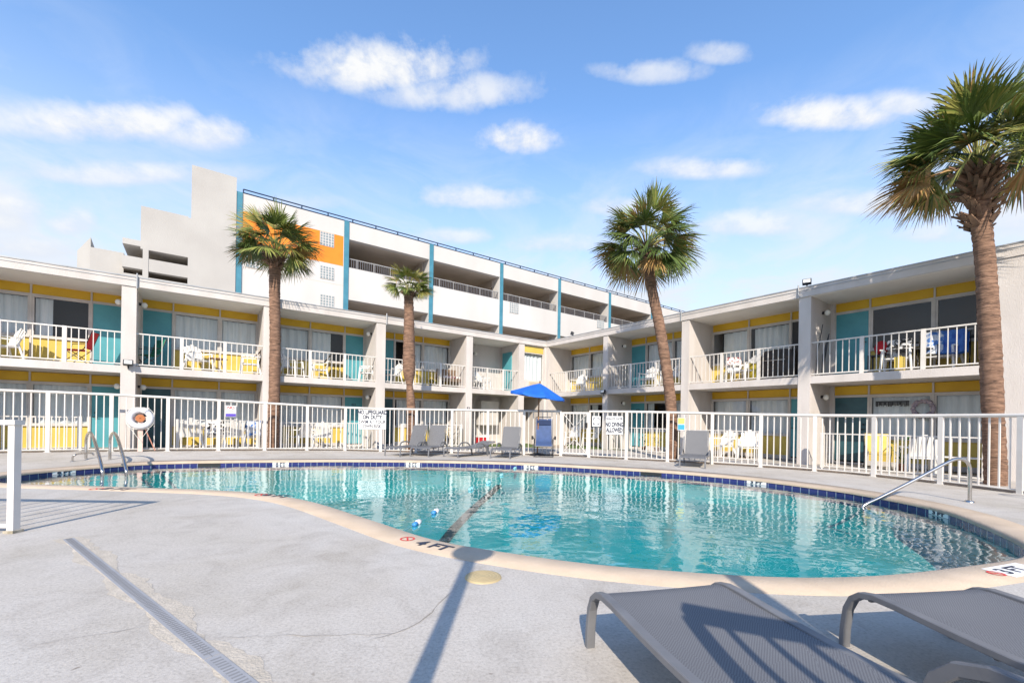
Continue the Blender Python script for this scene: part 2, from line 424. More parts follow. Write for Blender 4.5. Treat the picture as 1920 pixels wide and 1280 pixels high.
# ------------------------------------------------------------------ fence line
FLINE=[Lw(-21,-.42),Lw(-18.2,-.48),Lw(-15,-.60),Lw(-12.5,-.8),Lw(-10.3,-1.08),Vector((-4.7,15.0)),Vector((-1.05,14.8)),Vector((1.6,14.42)),Vector((2.48,13.96)),Vector((3.98,13.1)),Vector((4.76,12.78)),Vector((6.18,11.96)),Vector((6.84,11.45)),Vector((7.97,10.35)),Vector((8.30,9.51)),Vector((8.57,8.74)),Vector((8.75,7.95)),Vector((8.95,6.6)),Vector((9.1,5.2))]
def fence_at(u, v=810):
    a,_=ray(u,v)
    for i in range(len(FLINE)-1):
        p,q=FLINE[i],FLINE[i+1]; d=q-p; den=d.x-a*d.y
        if abs(den)<1e-9: continue
        t=(a*p.y-p.x)/den
        if -1e-6<=t<=1: 
            c=p+d*t; return c, atan2(d.y,d.x)
    return FLINE[-1],0
inL=[Lw(x,1.48) for x in (-21,-18,-15,-12,-9,-6,-3,0)]
mid=[Vector((p.x,p.y)) for p in FLINE]
fl2=[Lw(-21,-.2),Lw(-18,-.25),Lw(-15,-.35),Lw(-12,-.55),Lw(-9,-1.2),Lw(-6,-3.2),Lw(-3,-5.2),Vector((2.0,14.3))]
strip('turf',[Vector((p.x,p.y,0)) for p in fl2],[Vector((p.x,p.y,0)) for p in inL],-.03,TURF,'structure')
inR=[Rw(x,1.48) for x in (0,3,6,9,12,15,17)]; fr2=[Vector((2.0,14.3)),Vector((4.2,13.3)),Vector((6.3,12.15)),Vector((7.4,11.3)),Vector((8.2,10.4)),Vector((8.8,8.9)),Vector((9.1,7.0))]
strip('turf_right',[Vector((p.x,p.y,0)) for p in fr2],[Vector((p.x,p.y,0)) for p in inR],-.034,TURF,'structure').name='turf'
def off2(P,d):
    out=[]
    for i,p in enumerate(P):
        t=(P[min(i+1,len(P)-1)]-P[max(i-1,0)]).normalized(); out.append(p+Vector((-t.y,t.x))*d)
    return out
gl=[Vector((p.x,p.y,0)) for p in off2(FLINE,-.02)]; gr=[Vector((p.x,p.y,0)) for p in off2(FLINE,.42)]
strip('gravel_strip',gl,gr,.006,GRAVEL,'structure')

# ------------------------------------------------------------------ motel wings
S=1.5
ZS,ZB,ZF,ZT=2.535,2.326,4.832,5.097
def pleat(b, x0,x1,y,z0,z1,seed):
    rnd=random.Random(seed); n=max(6,int((x1-x0)/.035)); bot=[]; top=[]
    ph=rnd.uniform(0,6)
    for i in range(n+1):
        x=x0+(x1-x0)*i/n; a=.035*sin(x*27+ph+1.2*sin(x*5+ph))+.012*sin(x*71)
        bot.append(Vector((x,y+a,z0))); top.append(Vector((x,y+a*.7,z1)))
    b.grid([bot,top],0,True)
def window(root, x0,x1, z0,z1, cov, seed, y=S):
    f=MB(); w=.045
    f.box(x0,x1,y-.01,y+.05,z0,z0+w); f.box(x0,x1,y-.01,y+.05,z1-w,z1); f.box(x0,x0+w,y-.01,y+.05,z0+w,z1-w); f.box(x1-w,x1,y-.01,y+.05,z0+w,z1-w)
    W=f.build('window',TRIM,root)
    g=MB(); g.face([(x0+w,y+.02,z0+w),(x1-w,y+.02,z0+w),(x1-w,y+.02,z1-w),(x0+w,y+.02,z1-w)]); g.build('pane',GLASS,W)
    if cov:
        c=MB()
        for a,e in cov: pleat(c,x0+w+(x1-x0-2*w)*a,x0+w+(x1-x0-2*w)*e,y+.14,z0+.03,z1-w,seed)
        c.build('curtain',CURT,W)
    return W
def door(root, x0,x1,z0,z1, m, hand, y=S, num=None):
    f=MB(); f.box(x0+.03,x1-.03,y+.0,y+.05,z0+.04,z1-.03)
    D=f.build('door',m,root)
    t=MB(); t.box(x0,x0+.03,y-.012,y+.05,z0,z1); t.box(x1-.03,x1,y-.012,y+.05,z0,z1); t.box(x0+.03,x1-.03,y-.012,y+.05,z1-.03,z1); t.build('frame',TRIM,D)
    hx=x0+.12 if hand<0 else x1-.12
    h=MB(); h.tube([(hx,y,z0+.98),(hx,y-.06,z0+.98)],.014,6); h.tube([(hx-.06,y-.06,z0+.98),(hx+.06,y-.06,z0+.98)],.012,6); h.lathe([(.0,.03),(.03,.03),(.03,0)],8,c=(hx,y-.01,z0+1.1)); h.build('handle',BLACK,D)
    if num: lettering(num,.12,SIGNB,D,Matrix.Translation(((x0+x1)/2,y-.003,z0+1.62))@UPRIGHT,'door_number')
    return D
def railing(root, x0,x1, y, z0, h, name='balcony_railing', nposts=2, step=.145):
    r=MB(); r.box(x0,x1,y-.022,y+.022,z0+h-.035,z0+h); r.box(x0,x1,y-.016,y+.016,z0+.045,z0+.075)
    n=int(round((x1-x0)/step)); 
    for i in range(1,n):
        x=x0+(x1-x0)*i/n; r.box(x-.0095,x+.0095,y-.0095,y+.0095,z0+.075,z0+h-.035)
    Rr=r.build(name,FENCE,root)
    for k in range(nposts):
        x=x0+(x1-x0)*(k+1)/(nposts+1)+.03*(k-.5); p=MB(); p.box(x-.045,x+.045,y-.03,y+.03,z0,z0+h+.004); p.build('post',FENCE,Rr)
    return Rr
def bay(root, els, seed, doors, covU, covL, rail=True, xr=None):
    """els: list of (kind,x0,x1) left to right"""
    x0=els[0][1]; x1=els[-1][2]
    k=0
    for fl,(zb,zt) in enumerate(((0.0,ZB),(ZS,ZF))):
        zw=zt-.30; w0=zb+.78
        t=MB()
        for i,(kd,a,e) in enumerate(els):
            t=MB(); t.box(a+.02,e-.02,S+.01,S+.06,zw+.02,zt-.012); t.build('transom_panel',YEL,root)
            if kd=='w':
                p=MB(); p.box(a+.02,e-.02,S+.005,S+.06,zb+.14,w0-.02); p.build('sill_panel',YELP,root)
                cov=(covL if fl==0 else covU)[k%2]; k+=1
                window(root,a+.02,e-.02,w0+.02,zw-.02,cov,seed+k+fl*10)
            else:
                m=doors[fl]; door(root,a+.005,e-.005,zb+.06,zw-.02,m[0],m[1],num=m[2] if len(m)>2 else None)
        tr=MB(); tr.box(x0,x1,S-.03,S+.055,zw-.02,zw+.02)
        for kd,a,e in els:
            if kd=='w': tr.box(a+.02,e-.02,S-.045,S+.055,w0-.02,w0+.02)
        for i in range(len(els)+1):
            x=x0 if i==0 else els[i-1][2]
            for (za,zc) in ((zb,zw-.02),(zw+.02,zt)): tr.box(x-.02,x+.02,S-.032,S+.055,za,zc)
        tr.box(x0,x1,S-.02,S+.05,zb,zb+.06)
        for kd,a,e in els:
            if kd=='w': tr.box(a+.02,e-.02,S-.012,S+.05,zb+.06,zb+.14)
        tr.build('window_wall_frame',TRIM,root)
    if rail: railing(root,*(xr or (x0,x1)),.07,ZS,.98)
FULL=[(0,1)]
def wing_shell(root, xa, xb, fins, roofx):
    b=MB(); b.box(roofx[0],roofx[1],-.06,9,ZF,ZT-.0); b.build('roof_slab',STUCCO,root)
    b=MB(); b.box(roofx[0],roofx[1],-.072,-.055,ZT-.085,ZT-.07); b.box(roofx[0],roofx[1],-.075,.25,ZT,ZT+.03); b.build('roof_flashing',GLINE,root)
    b=MB(); b.box(roofx[0]+.001,roofx[1]-.001,-.02,S+.7,ZF-.012,ZF-.002)
    b.build('soffit',SOFFIT,root)
    b=MB(); b.box(xa,xb,-.015,S+.7,ZB,ZS); b.build('balcony_slab',STUCCO,root)
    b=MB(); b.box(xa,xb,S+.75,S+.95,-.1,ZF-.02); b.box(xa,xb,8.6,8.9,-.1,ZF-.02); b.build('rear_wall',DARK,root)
    b=MB(); b.box(xa,xb,S-.3,S+.7,-.1,.0); b.build('threshold_slab',TRIM,root)
    for f0,f1 in fins:
        b=MB(); b.box(f0,f1,-.03,S+.75,-.12,ZF-.013); b.build('fin_wall',STUCCO,root)
LW=thing('motel_wing','long left two-storey white motel wing with yellow panels, teal doors and railed balconies','motel building',(*CORNER,0),ROT_L)
wing_shell(LW,-23,8,[(-19.85,-19.5),(-15.98,-15.65),(-12.42,-12.09),(-8.61,-8.25),(-4.62,-4.30),(-1.73,-1.40),(-.14,-.002)],(-23,8))
bay(LW,[('w',-23,-21.2),('w',-21.2,-19.85)],1,[(TEAL,1),(TEAL,1)],[FULL,FULL],[FULL,FULL],True)
bay(LW,[('w',-19.5,-18.07),('w',-18.07,-16.81),('d',-16.81,-15.98)],11,[(TEAL,-1),(TEAL,-1)],[FULL,[(0,.32)]],[FULL,FULL])
bay(LW,[('d',-15.65,-14.85),('w',-14.85,-13.57),('w',-13.57,-12.42)],23,[(TEALD,1),(TEAL,1)],[FULL,FULL],[FULL,FULL])
bay(LW,[('w',-12.09,-10.67),('w',-10.67,-9.38),('d',-9.38,-8.61)],37,[(TEAL,-1,'413'),(TEAL,-1)],[FULL,[(0,.62)]],[FULL,FULL])
bay(LW,[('d',-8.25,-7.31),('w',-7.31,-5.98),('w',-5.98,-4.62)],41,[(TEALD,1),(TEAL,1)],[[(.42,1)],FULL],[[(.1,.5),(.7,1)],FULL])
# stair landing bay: blank recessed wall, door in the side wall
b=MB(); b.box(-4.30,-1.73,S,S+.1,0,ZB); b.box(-4.30,-1.73,S,S+.1,ZS,ZF-.013); b.build('recess_wall',STUCCO,LW)
b=MB(); b.box(-1.775,-1.73,.55,1.3,ZS+.05,ZS+1.95); dd=b.build('door',TEAL,LW)
b=MB(); b.box(-1.79,-1.775,.65,.72,ZS+.95,ZS+1.05); b.build('handle',BLACK,dd)
railing(LW,-4.30,-1.73,.07,ZS,.98)
# corner window, flush with the front
b=MB(); b.box(-1.40,-.14,.05,.2,ZS,ZS+.55); b.box(-1.40,-.14,.05,.2,ZF-.06,ZF-.013); b.build('recess_wall',STUCCO,LW)
b=MB(); b.box(-1.38,-.16,.06,.2,ZF-.36,ZF-.06); b.build('transom_panel',YELP,LW)
window(LW,-1.40,-.14,ZS+.55,ZF-.36,FULL,77,y=.08)
b=MB(); b.box(-1.05,-.45,.0,.2,ZS+.18,ZS+.52)
for i in range(7): b.box(-1.02,-.48,-.008,.0,ZS+.21+i*.042,ZS+.235+i*.042)
b.build('air_conditioner',mat('beige grille',(.55,.47,.36),rough=.6),LW)
b=MB(); b.box(-3.2,-2.2,S-.55,S-.0,.9,2.05); b.build('meter_cabinet',TRIM,LW)
lettering('S1',.2,SIGNB,LW,Matrix.Translation((-4.46,-.034,1.62))@UPRIGHT,'pillar_number')

RW=thing('motel_wing','right two-storey white motel wing running towards the tall palm, with yellow panels and balconies','motel building',(*CORNER,0),ROT_R)
wing_shell(RW,0.2,19.5,[(.0,.2),(3.80,4.07),(7.55,7.85),(11.34,11.65)],(0,19.5))
bay(RW,[('w',.2,1.53),('w',1.53,2.95),('d',2.95,3.80)],51,[(TEAL,-1),(TEAL,-1)],[FULL,FULL],[FULL,[(0,.3)]],True,(.2,3.8))
bay(RW,[('d',4.07,4.87),('w',4.87,6.19),('w',6.19,7.55)],63,[(TEAL,1,'417'),(TEAL,1)],[FULL,FULL],[[(0,.25),(.8,1)],FULL])
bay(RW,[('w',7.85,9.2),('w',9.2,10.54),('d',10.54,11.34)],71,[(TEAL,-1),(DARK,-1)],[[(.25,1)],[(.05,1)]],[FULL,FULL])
bay(RW,[('d',11.75,12.61),('w',12.61,13.97),('w',13.97,15.2)],83,[(TEALD,1),(TEAL,1)],[None,None],[FULL,FULL],True,(11.65,15.2))
b=MB(); b.box(11.65,11.75,S-.03,S+.06,0,ZB); b.box(11.65,11.75,S-.03,S+.06,ZS,ZF-.013); b.build('recess_wall',STUCCO,RW)
b=MB(); b.box(15.2,19.5,-.03,9,-.12,ZF-.013); b.build('end_wall',STUCCO,RW)
w=MB(); w.box(16.05,17.0,-.05,-.03,2.62,3.75); w.build('window',TRIM,RW)
# short downpipes and joints on the fascia
for x in (-15.64,-8.24): b=MB(); b.tube([(x,-.09,ZT+.12),(x,-.09,ZF-.05)],.022,6); b.build('drain_pipe',GLINE,LW)
for x in (7.55,11.34): b=MB(); b.tube([(x,-.09,ZT+.1),(x,-.09,ZF-.02)],.02,6); b.build('drain_pipe',GLINE,RW)

# ------------------------------------------------------------------ parking garage behind
GO=CORNER+nL*10
GW=thing('parking_garage','big pale parking garage with teal posts and a stepped tower, behind the motel','parking garage',(*GO,0),ROT_L)
def onG(u,v,y=0): return hit(u,v,GO+nL*y,dL)
posts=[-12.48,-7.09,-1.62,4.05,9.81,15.9,22.0]
Z=dict(p=12.72,ot=11.72,rt=10.65,st=10.05,sb=8.15,lt=6.3)
XE=28.2
b=MB(); b.box(-12.6,-7.09,0,.3,0,Z['p']); b.build('wall',WHITEW,GW)
b=MB(); b.box(-12.30,-7.26,-.006,0,Z['st'],11.80); b.build('orange_panel',ORANGE,GW)
b=MB(); b.box(-7.09,XE,.0,.35,Z['ot'],Z['p']); b.build('parapet',WHITEW,GW)
b=MB(); b.box(-7.09,XE,.0,.3,Z['sb'],Z['st']); b.build('spandrel',WHITEW,GW)
b=MB(); b.box(-7.09,XE,.0,.3,2.5,Z['lt']); b.build('spandrel',WHITEW,GW)
b=MB()
for z in (Z['ot'],Z['sb'],4.6): b.box(-12.6,XE,.36,16,z,z+.3)
b.build('deck_slab',GCEIL,GW)
b=MB(); b.box(-12.6,XE,15.5,16,0,Z['lt']-.6); b.box(-12.6,XE,15.5,16,Z['sb'],Z['st']-.5); b.box(-12.6,XE,15.5,16,Z['ot'],12.5); b.box(XE-.3,XE,.36,15.5,0,Z['p']); b.build('rear_wall',GCEIL,GW)
b=MB()
for x in posts[1:]:
    for k in range(3): b.box(x-.2+3*0,x+.2,4.5+5*k,5.0+5*k,0,Z['ot'])
    b.box(x-.2,x+.2,1.0,15.4,Z['ot']-.55,Z['ot']-.001); b.box(x-.2,x+.2,1.0,15.4,Z['sb']-.55,Z['sb']-.001)
b.build('beams',GCEIL,GW)
for x in posts:
    if x>-10:
        c=MB(); c.box(x-.16,x+.16,.01,1.0,2,Z['ot']-.002); c.build('column',WHITEW,GW)
    p=MB(); p.box(x-.135,x+.135,-.06,-.001,2,Z['p']+.02); p.build('teal_post',BLUEP,GW)
for i in range(1,len(posts)):
    x=(posts[i]+(posts[i+1] if i+1<len(posts) else XE))/2
    for z in (Z['ot'],Z['sb']):
        for dy in (3.0,7.5):
            l=MB(); l.box(x-.3,x+.3,dy,dy+.3,z-.09,z-.002); l.build('ceiling_fixture',LAMPG,GW)
b=MB()
for z in (3.2,5.1,7.0,8.9):
    b.box(-12.33,-7.23,-.003,-.0005,z,z+.025)
b.build('wall_joints',GCEIL,GW)
GRAIL=mat('garage railing grey',(.10,.10,.11),rough=.5); GRAIL2=mat('garage railing pale',(.28,.28,.28),rough=.5)
for i in range(1,len(posts)):
    x0=posts[i]+.16; x1=(posts[i+1] if i+1<len(posts) else XE)-.16
    r=MB(); n=int((x1-x0)/.13)
    r.box(x0,x1,.14,.18,Z['rt']-.05,Z['rt'],1); r.box(x0,x1,.14,.18,Z['st']+.04,Z['st']+.08)
    for k in range(n): x=x0+(x1-x0)*(k+.5)/n; r.box(x-.022,x+.022,.15,.17,Z['st']+.08,Z['rt']-.05)
    for k in range(5): x=x0+(x1-x0)*(k+.5)/5; r.box(x-.02,x+.02,.12,.14,Z['st'],Z['rt'],1)
    r.build('railing',[GRAIL,GRAIL2],GW)
def blocks(u0,v0,u1,v1):
    x0,z1=onG(u0,v0); x1,z0=onG(u1,v1); n=5; m=int(round(n*(z1-z0)/(x1-x0))); 
    f=MB(); f.box(x0,x1,-.03,-.005,z0,z1); W=f.build('glass_block_window',WHITEW,GW); g=MB()
    for i in range(n):
        for j in range(m):
            a=x0+(x1-x0)*(i+.16)/n; c=x0+(x1-x0)*(i+.84)/n; d=z0+(z1-z0)*(j+.14)/m; e=z0+(z1-z0)*(j+.86)/m
            g.box(a,c,-.036,-.03,d,e)
    g.build('glass_blocks',GLASSB,W)
for q in ((600,433,626,465),(600,497,626,526),(600,551,626,580),(461,478,492,506),(955,566,972,589),(1119,599,1132,617),(783,545,800,561)): blocks(*q)
r=MB()
for z in (Z['p']+.08,Z['p']+.26): r.tube([(-12.3,.1,z),(XE,.1,z+.0)],.035,5)
n=30
for i in range(n): x=-12.3+(XE+12.3)*i/(n-1); r.box(x-.03,x+.03,.07,.13,Z['p'],Z['p']+.26)
r.build('roof_rail',mat('dark navy rail',(.02,.04,.08),rough=.5),GW)
# stepped stair tower
b=MB(); x1,_=onG(443,400); x2,zt1=onG(360,306); x3,zt2=onG(265,383); x4,zt3=onG(230,446)
xa,za=onG(279,468); xb_,zb_=onG(352,504); _,zc=onG(352,482); _,zd=onG(279,509); _,ze=onG(352,533)
xm,_=onG(268,480)
b.box(x2,x1,-.10,6,0,zt1-.12)
b.box(xb_,x2,-.10,6,0,zt2-.15)
b.box(x3,xb_,-.10,6,za-.05,zt2-.1)           # above the openings
b.box(xm,xb_,-.10,.25,zd-.02,zb_+.12); b.box(xm,xb_,-.10,.25,0,ze)
b.box(xm,xa,-.12,.4,0,za-.05)
b.box(x4,xm,-.10,.25,zd+.02,zb_+.1); b.box(x4,xm,-.10,.25,0,ze+.05)
b.box(x4,x3,-.10,6,za+.05,zt3)
b.build('stair_tower',GREYW,GW)
b=MB(); b.box(x4+.3,xb_,2.2,2.4,0,za); b.box(x4,xb_,.25,2.2,zd+.05,zd+.25); b.build('stair_landing',GCEIL,GW)
x5,_=onG(166,460); x6,_=onG(128,460)
_,z5=onG(200,460)
b=MB(); b.box(x5-.02,x4,.47,6,0,8.66)
_,zp=onG(163,437); 
b.face([(x6,1.8,0),(x5,.5,0),(x5,.5,zp),(x6,1.8,8.75)]); b.face([(x5,.5,0),(x5,3,0),(x5,3,zp-.5),(x5,.5,zp)]); b.face([(x6,1.8,0),(x6,6,0),(x6,6,8.3),(x6,1.8,8.75)]); b.face([(x6,1.8,8.75),(x5,.5,zp),(x5,3,zp-.5),(x6,6,8.3)])
b.build('side_block',GREYW,GW)

# ------------------------------------------------------------------ pool fence
def fence_run(root, P, gaps=(), h0=1.5):
    """P: plan points; panels between posts"""
    L=[0]
    for i in range(len(P)-1): L.append(L[-1]+(P[i+1]-P[i]).length)
    def at(s):
        s=max(0,min(L[-1],s))
        for i in range(len(P)-1):
            if s<=L[i+1]+1e-9: return P[i].lerp(P[i+1],(s-L[i])/(L[i+1]-L[i]))
        return P[-1]
    def hgt(p): return 1.46+.10*sm(-4,-12,p.x)-.10*sm(3,9,p.x)
    n=int(round(L[-1]/1.2)); 
    rail=MB(); rail.tube([Vector((q.x,q.y,zdeck(*q)+hgt(q))) for q in (at(L[-1]*k/(n)) for k in range(n+1))],.036,8); rail.build('top_rail',FENCE,root)
    for k in range(n+1):
        q=at(L[-1]*k/n); t=(at(L[-1]*k/n+.05)-at(L[-1]*k/n-.05)).normalized(); M=Matrix.Translation((q.x,q.y,zdeck(*q)))@Matrix.Rotation(atan2(t.y,t.x),4,'Z')
        p=MB(); p.box(-.042,.042,-.03,.03,-.02,hgt(q)-.02,0,M); p.box(-.07,.07,-.06,.06,-.02,.006,0,M); p.build('post',FENCE,root)
    for k in range(n):
        s0,s1=L[-1]*k/n,L[-1]*(k+1)/n; m=8; p=MB()
        for j in range(1,m):
            q=at(s0+(s1-s0)*j/m); t=(at(s0+.6)-at(s0+.5)).normalized(); M=Matrix.Translation((q.x,q.y,zdeck(*q)))@Matrix.Rotation(atan2(t.y,t.x),4,'Z')
            p.box(-.0115,.0115,-.0115,.0115,.05,hgt(q)-.02,0,M)
        a,c=at(s0+.04),at(s1-.04); p.tube([Vector((a.x,a.y,zdeck(*a)+.06)),Vector((c.x,c.y,zdeck(*c)+.06))],.016,4); p.build('picket_panel',FENCE,root)
gA,_=fence_at(1052); gB,_=fence_at(1105)
i7=FLINE.index(Vector((1.6,14.42)))
FA=thing('pool_fence','long white picket pool fence left of the gate, past the lifeguard sign','fence')
fence_run(FA,FLINE[:7]+[gA])
FB=thing('pool_fence','white picket pool fence curving right of the gate to the tall leaning trunk','fence')
fence_run(FB,[gB]+FLINE[9:])
ga=atan2((gB-gA).y,(gB-gA).x); gw=(gB-gA).length
G=thing('pool_gate','white metal pool gate with diagonal bracing between the two fence runs','gate',(gA.x,gA.y,0),ga)
p=MB(); p.box(.05,gw-.05,-.02,.02,1.38,1.44); p.box(.05,gw-.05,-.02,.02,.08,.13); p.box(.05,.09,-.02,.02,.13,1.38); p.box(gw-.09,gw-.05,-.02,.02,.13,1.38); p.build('frame',FENCE,G)
p=MB()
for i in range(1,7): x=.07+(gw-.14)*i/7; p.box(x-.011,x+.011,-.011,.011,.13,1.38)
p.build('pickets',FENCE,G)
for q in ([(.1,-.026,1.36),(gw/2,-.026,.95),(gw-.1,-.026,1.36)],[(.1,-.026,.15),(gw/2,-.026,.55),(gw-.1,-.026,.15)]): p=MB(); p.tube(q,.014,4); p.build('brace',FENCE,G)
p=MB(); p.box(gw-.14,gw-.06,-.06,-.02,.95,1.1); p.build('latch',BLACK,G)

# low patio railings in front of the ground-floor rooms
def patio(label, A, Bq, h=.95, lo=.05, n=None):
    a=Vector(A); c=Vector(Bq); d=c-a
    t=thing('patio_railing',label,'railing',(a.x,a.y,zdeck(*((a+c)/2))-.02),atan2(d.y,d.x),'low railings of the ground floor patios')
    Ln=d.length; r=MB(); r.box(0,Ln,-.02,.02,h-.03,h); r.box(0,Ln,-.015,.015,lo,lo+.03); r.build('rails',FENCE,t)
    p=MB(); m=int(Ln/.14)
    for i in range(1,m): x=Ln*i/m; p.box(x-.011,x+.011,-.011,.011,lo+.03,h-.03)
    p.build('pickets',FENCE,t)
    for x in (.045,Ln-.045): q=MB(); q.box(x-.045,x+.045,-.035,.035,0,h+.01); q.build('post',FENCE,t)
patio('low white patio railing in front of the leftmost yellow sill, beside the teal door',Lw(-19.4,-.05),Lw(-16.75,-.05))
patio('low white patio railing behind the life ring and striped towel chair',Lw(-14.7,-.05),Lw(-12.5,-.05))
patio('low white patio railing between the left palm trunk and the no lifeguard sign',Lw(-11.9,-.05),Lw(-8.9,-.05))
patio('low white patio railing behind the two upright grey loungers',Lw(-7.6,-.05),Lw(-4.8,-.05))
patio('low white patio railing behind the no diving sign and the leaning palm',Rw(4.3,-.1),Rw(7.3,-.1))
patio('low white patio railing behind the grey lounger right of the leaning palm',Rw(7.9,-.35),Rw(10.5,-.35))
patio('low white patio railing behind the pool handrail near the tall palm',Rw(12.1,-.5),Rw(15.2,-.5))

# ------------------------------------------------------------------ signs on the fence
def sign(u,v0,v1,w,label,name='sign',back=MB):
    c,a=fence_at(u,(v0+v1)/2); n=Vector((sin(a),-cos(a)))
    Yd=c.y; z1=EYE+ray(u,v0)[1]*Yd; z0=EYE+ray(u,v1)[1]*Yd
    t=thing('sign',label,'sign',(c.x+n.x*.05,c.y+n.y*.05,(z0+z1)/2),a)
    h=(z1-z0); b=MB(); b.box(-w/2,w/2,-.006,.006,-h/2,h/2); b.build('board',SIGNW,t)
    return t,h
def tx(y,z): return Matrix.Translation((0,-.009,z))@UPRIGHT
t,h=sign(699,768,804,.94,'white sign reading no lifeguard on duty, swim at your own risk')
lettering('NO LIFEGUARD\nON DUTY',.185,SIGNB,t,tx(0,h*.235),sx=.78,bold=.05)
lettering('SWIM AT YOUR\nOWN RISK',.165,SIGNB,t,tx(0,-h*.25),sx=.78,bold=.025)
t,h=sign(1153,780,814,.52,'white sign reading shallow water, no diving allowed')
lettering('SHALLOW WATER',.085,SIGNB,t,tx(0,h*.36),sx=.70,bold=.02)
lettering('NO DIVING\nALLOWED',.19,SIGNB,t,tx(0,-h*.12),sx=.56,bold=.04)
t,h=sign(1119,780,799,.27,'small white square sign with a dashed black border beside the gate')
b=MB(); q=.095
for sgn in (-1,1):
    b.box(-q,-.03,-.009,-.006,sgn*q-.012,sgn*q+.012); b.box(.03,q,-.009,-.006,sgn*q-.012,sgn*q+.012)
    b.box(sgn*q-.012,sgn*q+.012,-.010,-.006,.03,q); b.box(sgn*q-.012,sgn*q+.012,-.010,-.006,-q,-.03)
b.build('border_print',SIGNB,t)
t,h=sign(433,760,781,.27,'small white sign with red NO print and a purple bottom strip')
lettering('NO',.12,SIGNR,t,tx(0,h*.3)); b=MB(); b.box(-.13,.13,-.008,-.006,-h*.48,-h*.22); b.build('purple_strip',SIGNP,t)
b=MB(); 
for k in range(3): b.box(-.09+.01*k,.09,-.008,-.006,h*(.08-.09*k),h*(.11-.09*k))
b.build('small_print',SIGNR,t)
t,h=sign(1278,783,806,.2,'small yellow and blue notice on the fence right of the leaning palm')
b=MB(); b.box(-.09,.09,-.008,-.006,0,h*.48); b.build('yellow_print',SIGNY,t)
b=MB(); b.box(-.09,.09,-.009,-.006,-h*.46,-h*.05); b.build('blue_print',SIGNC,t)

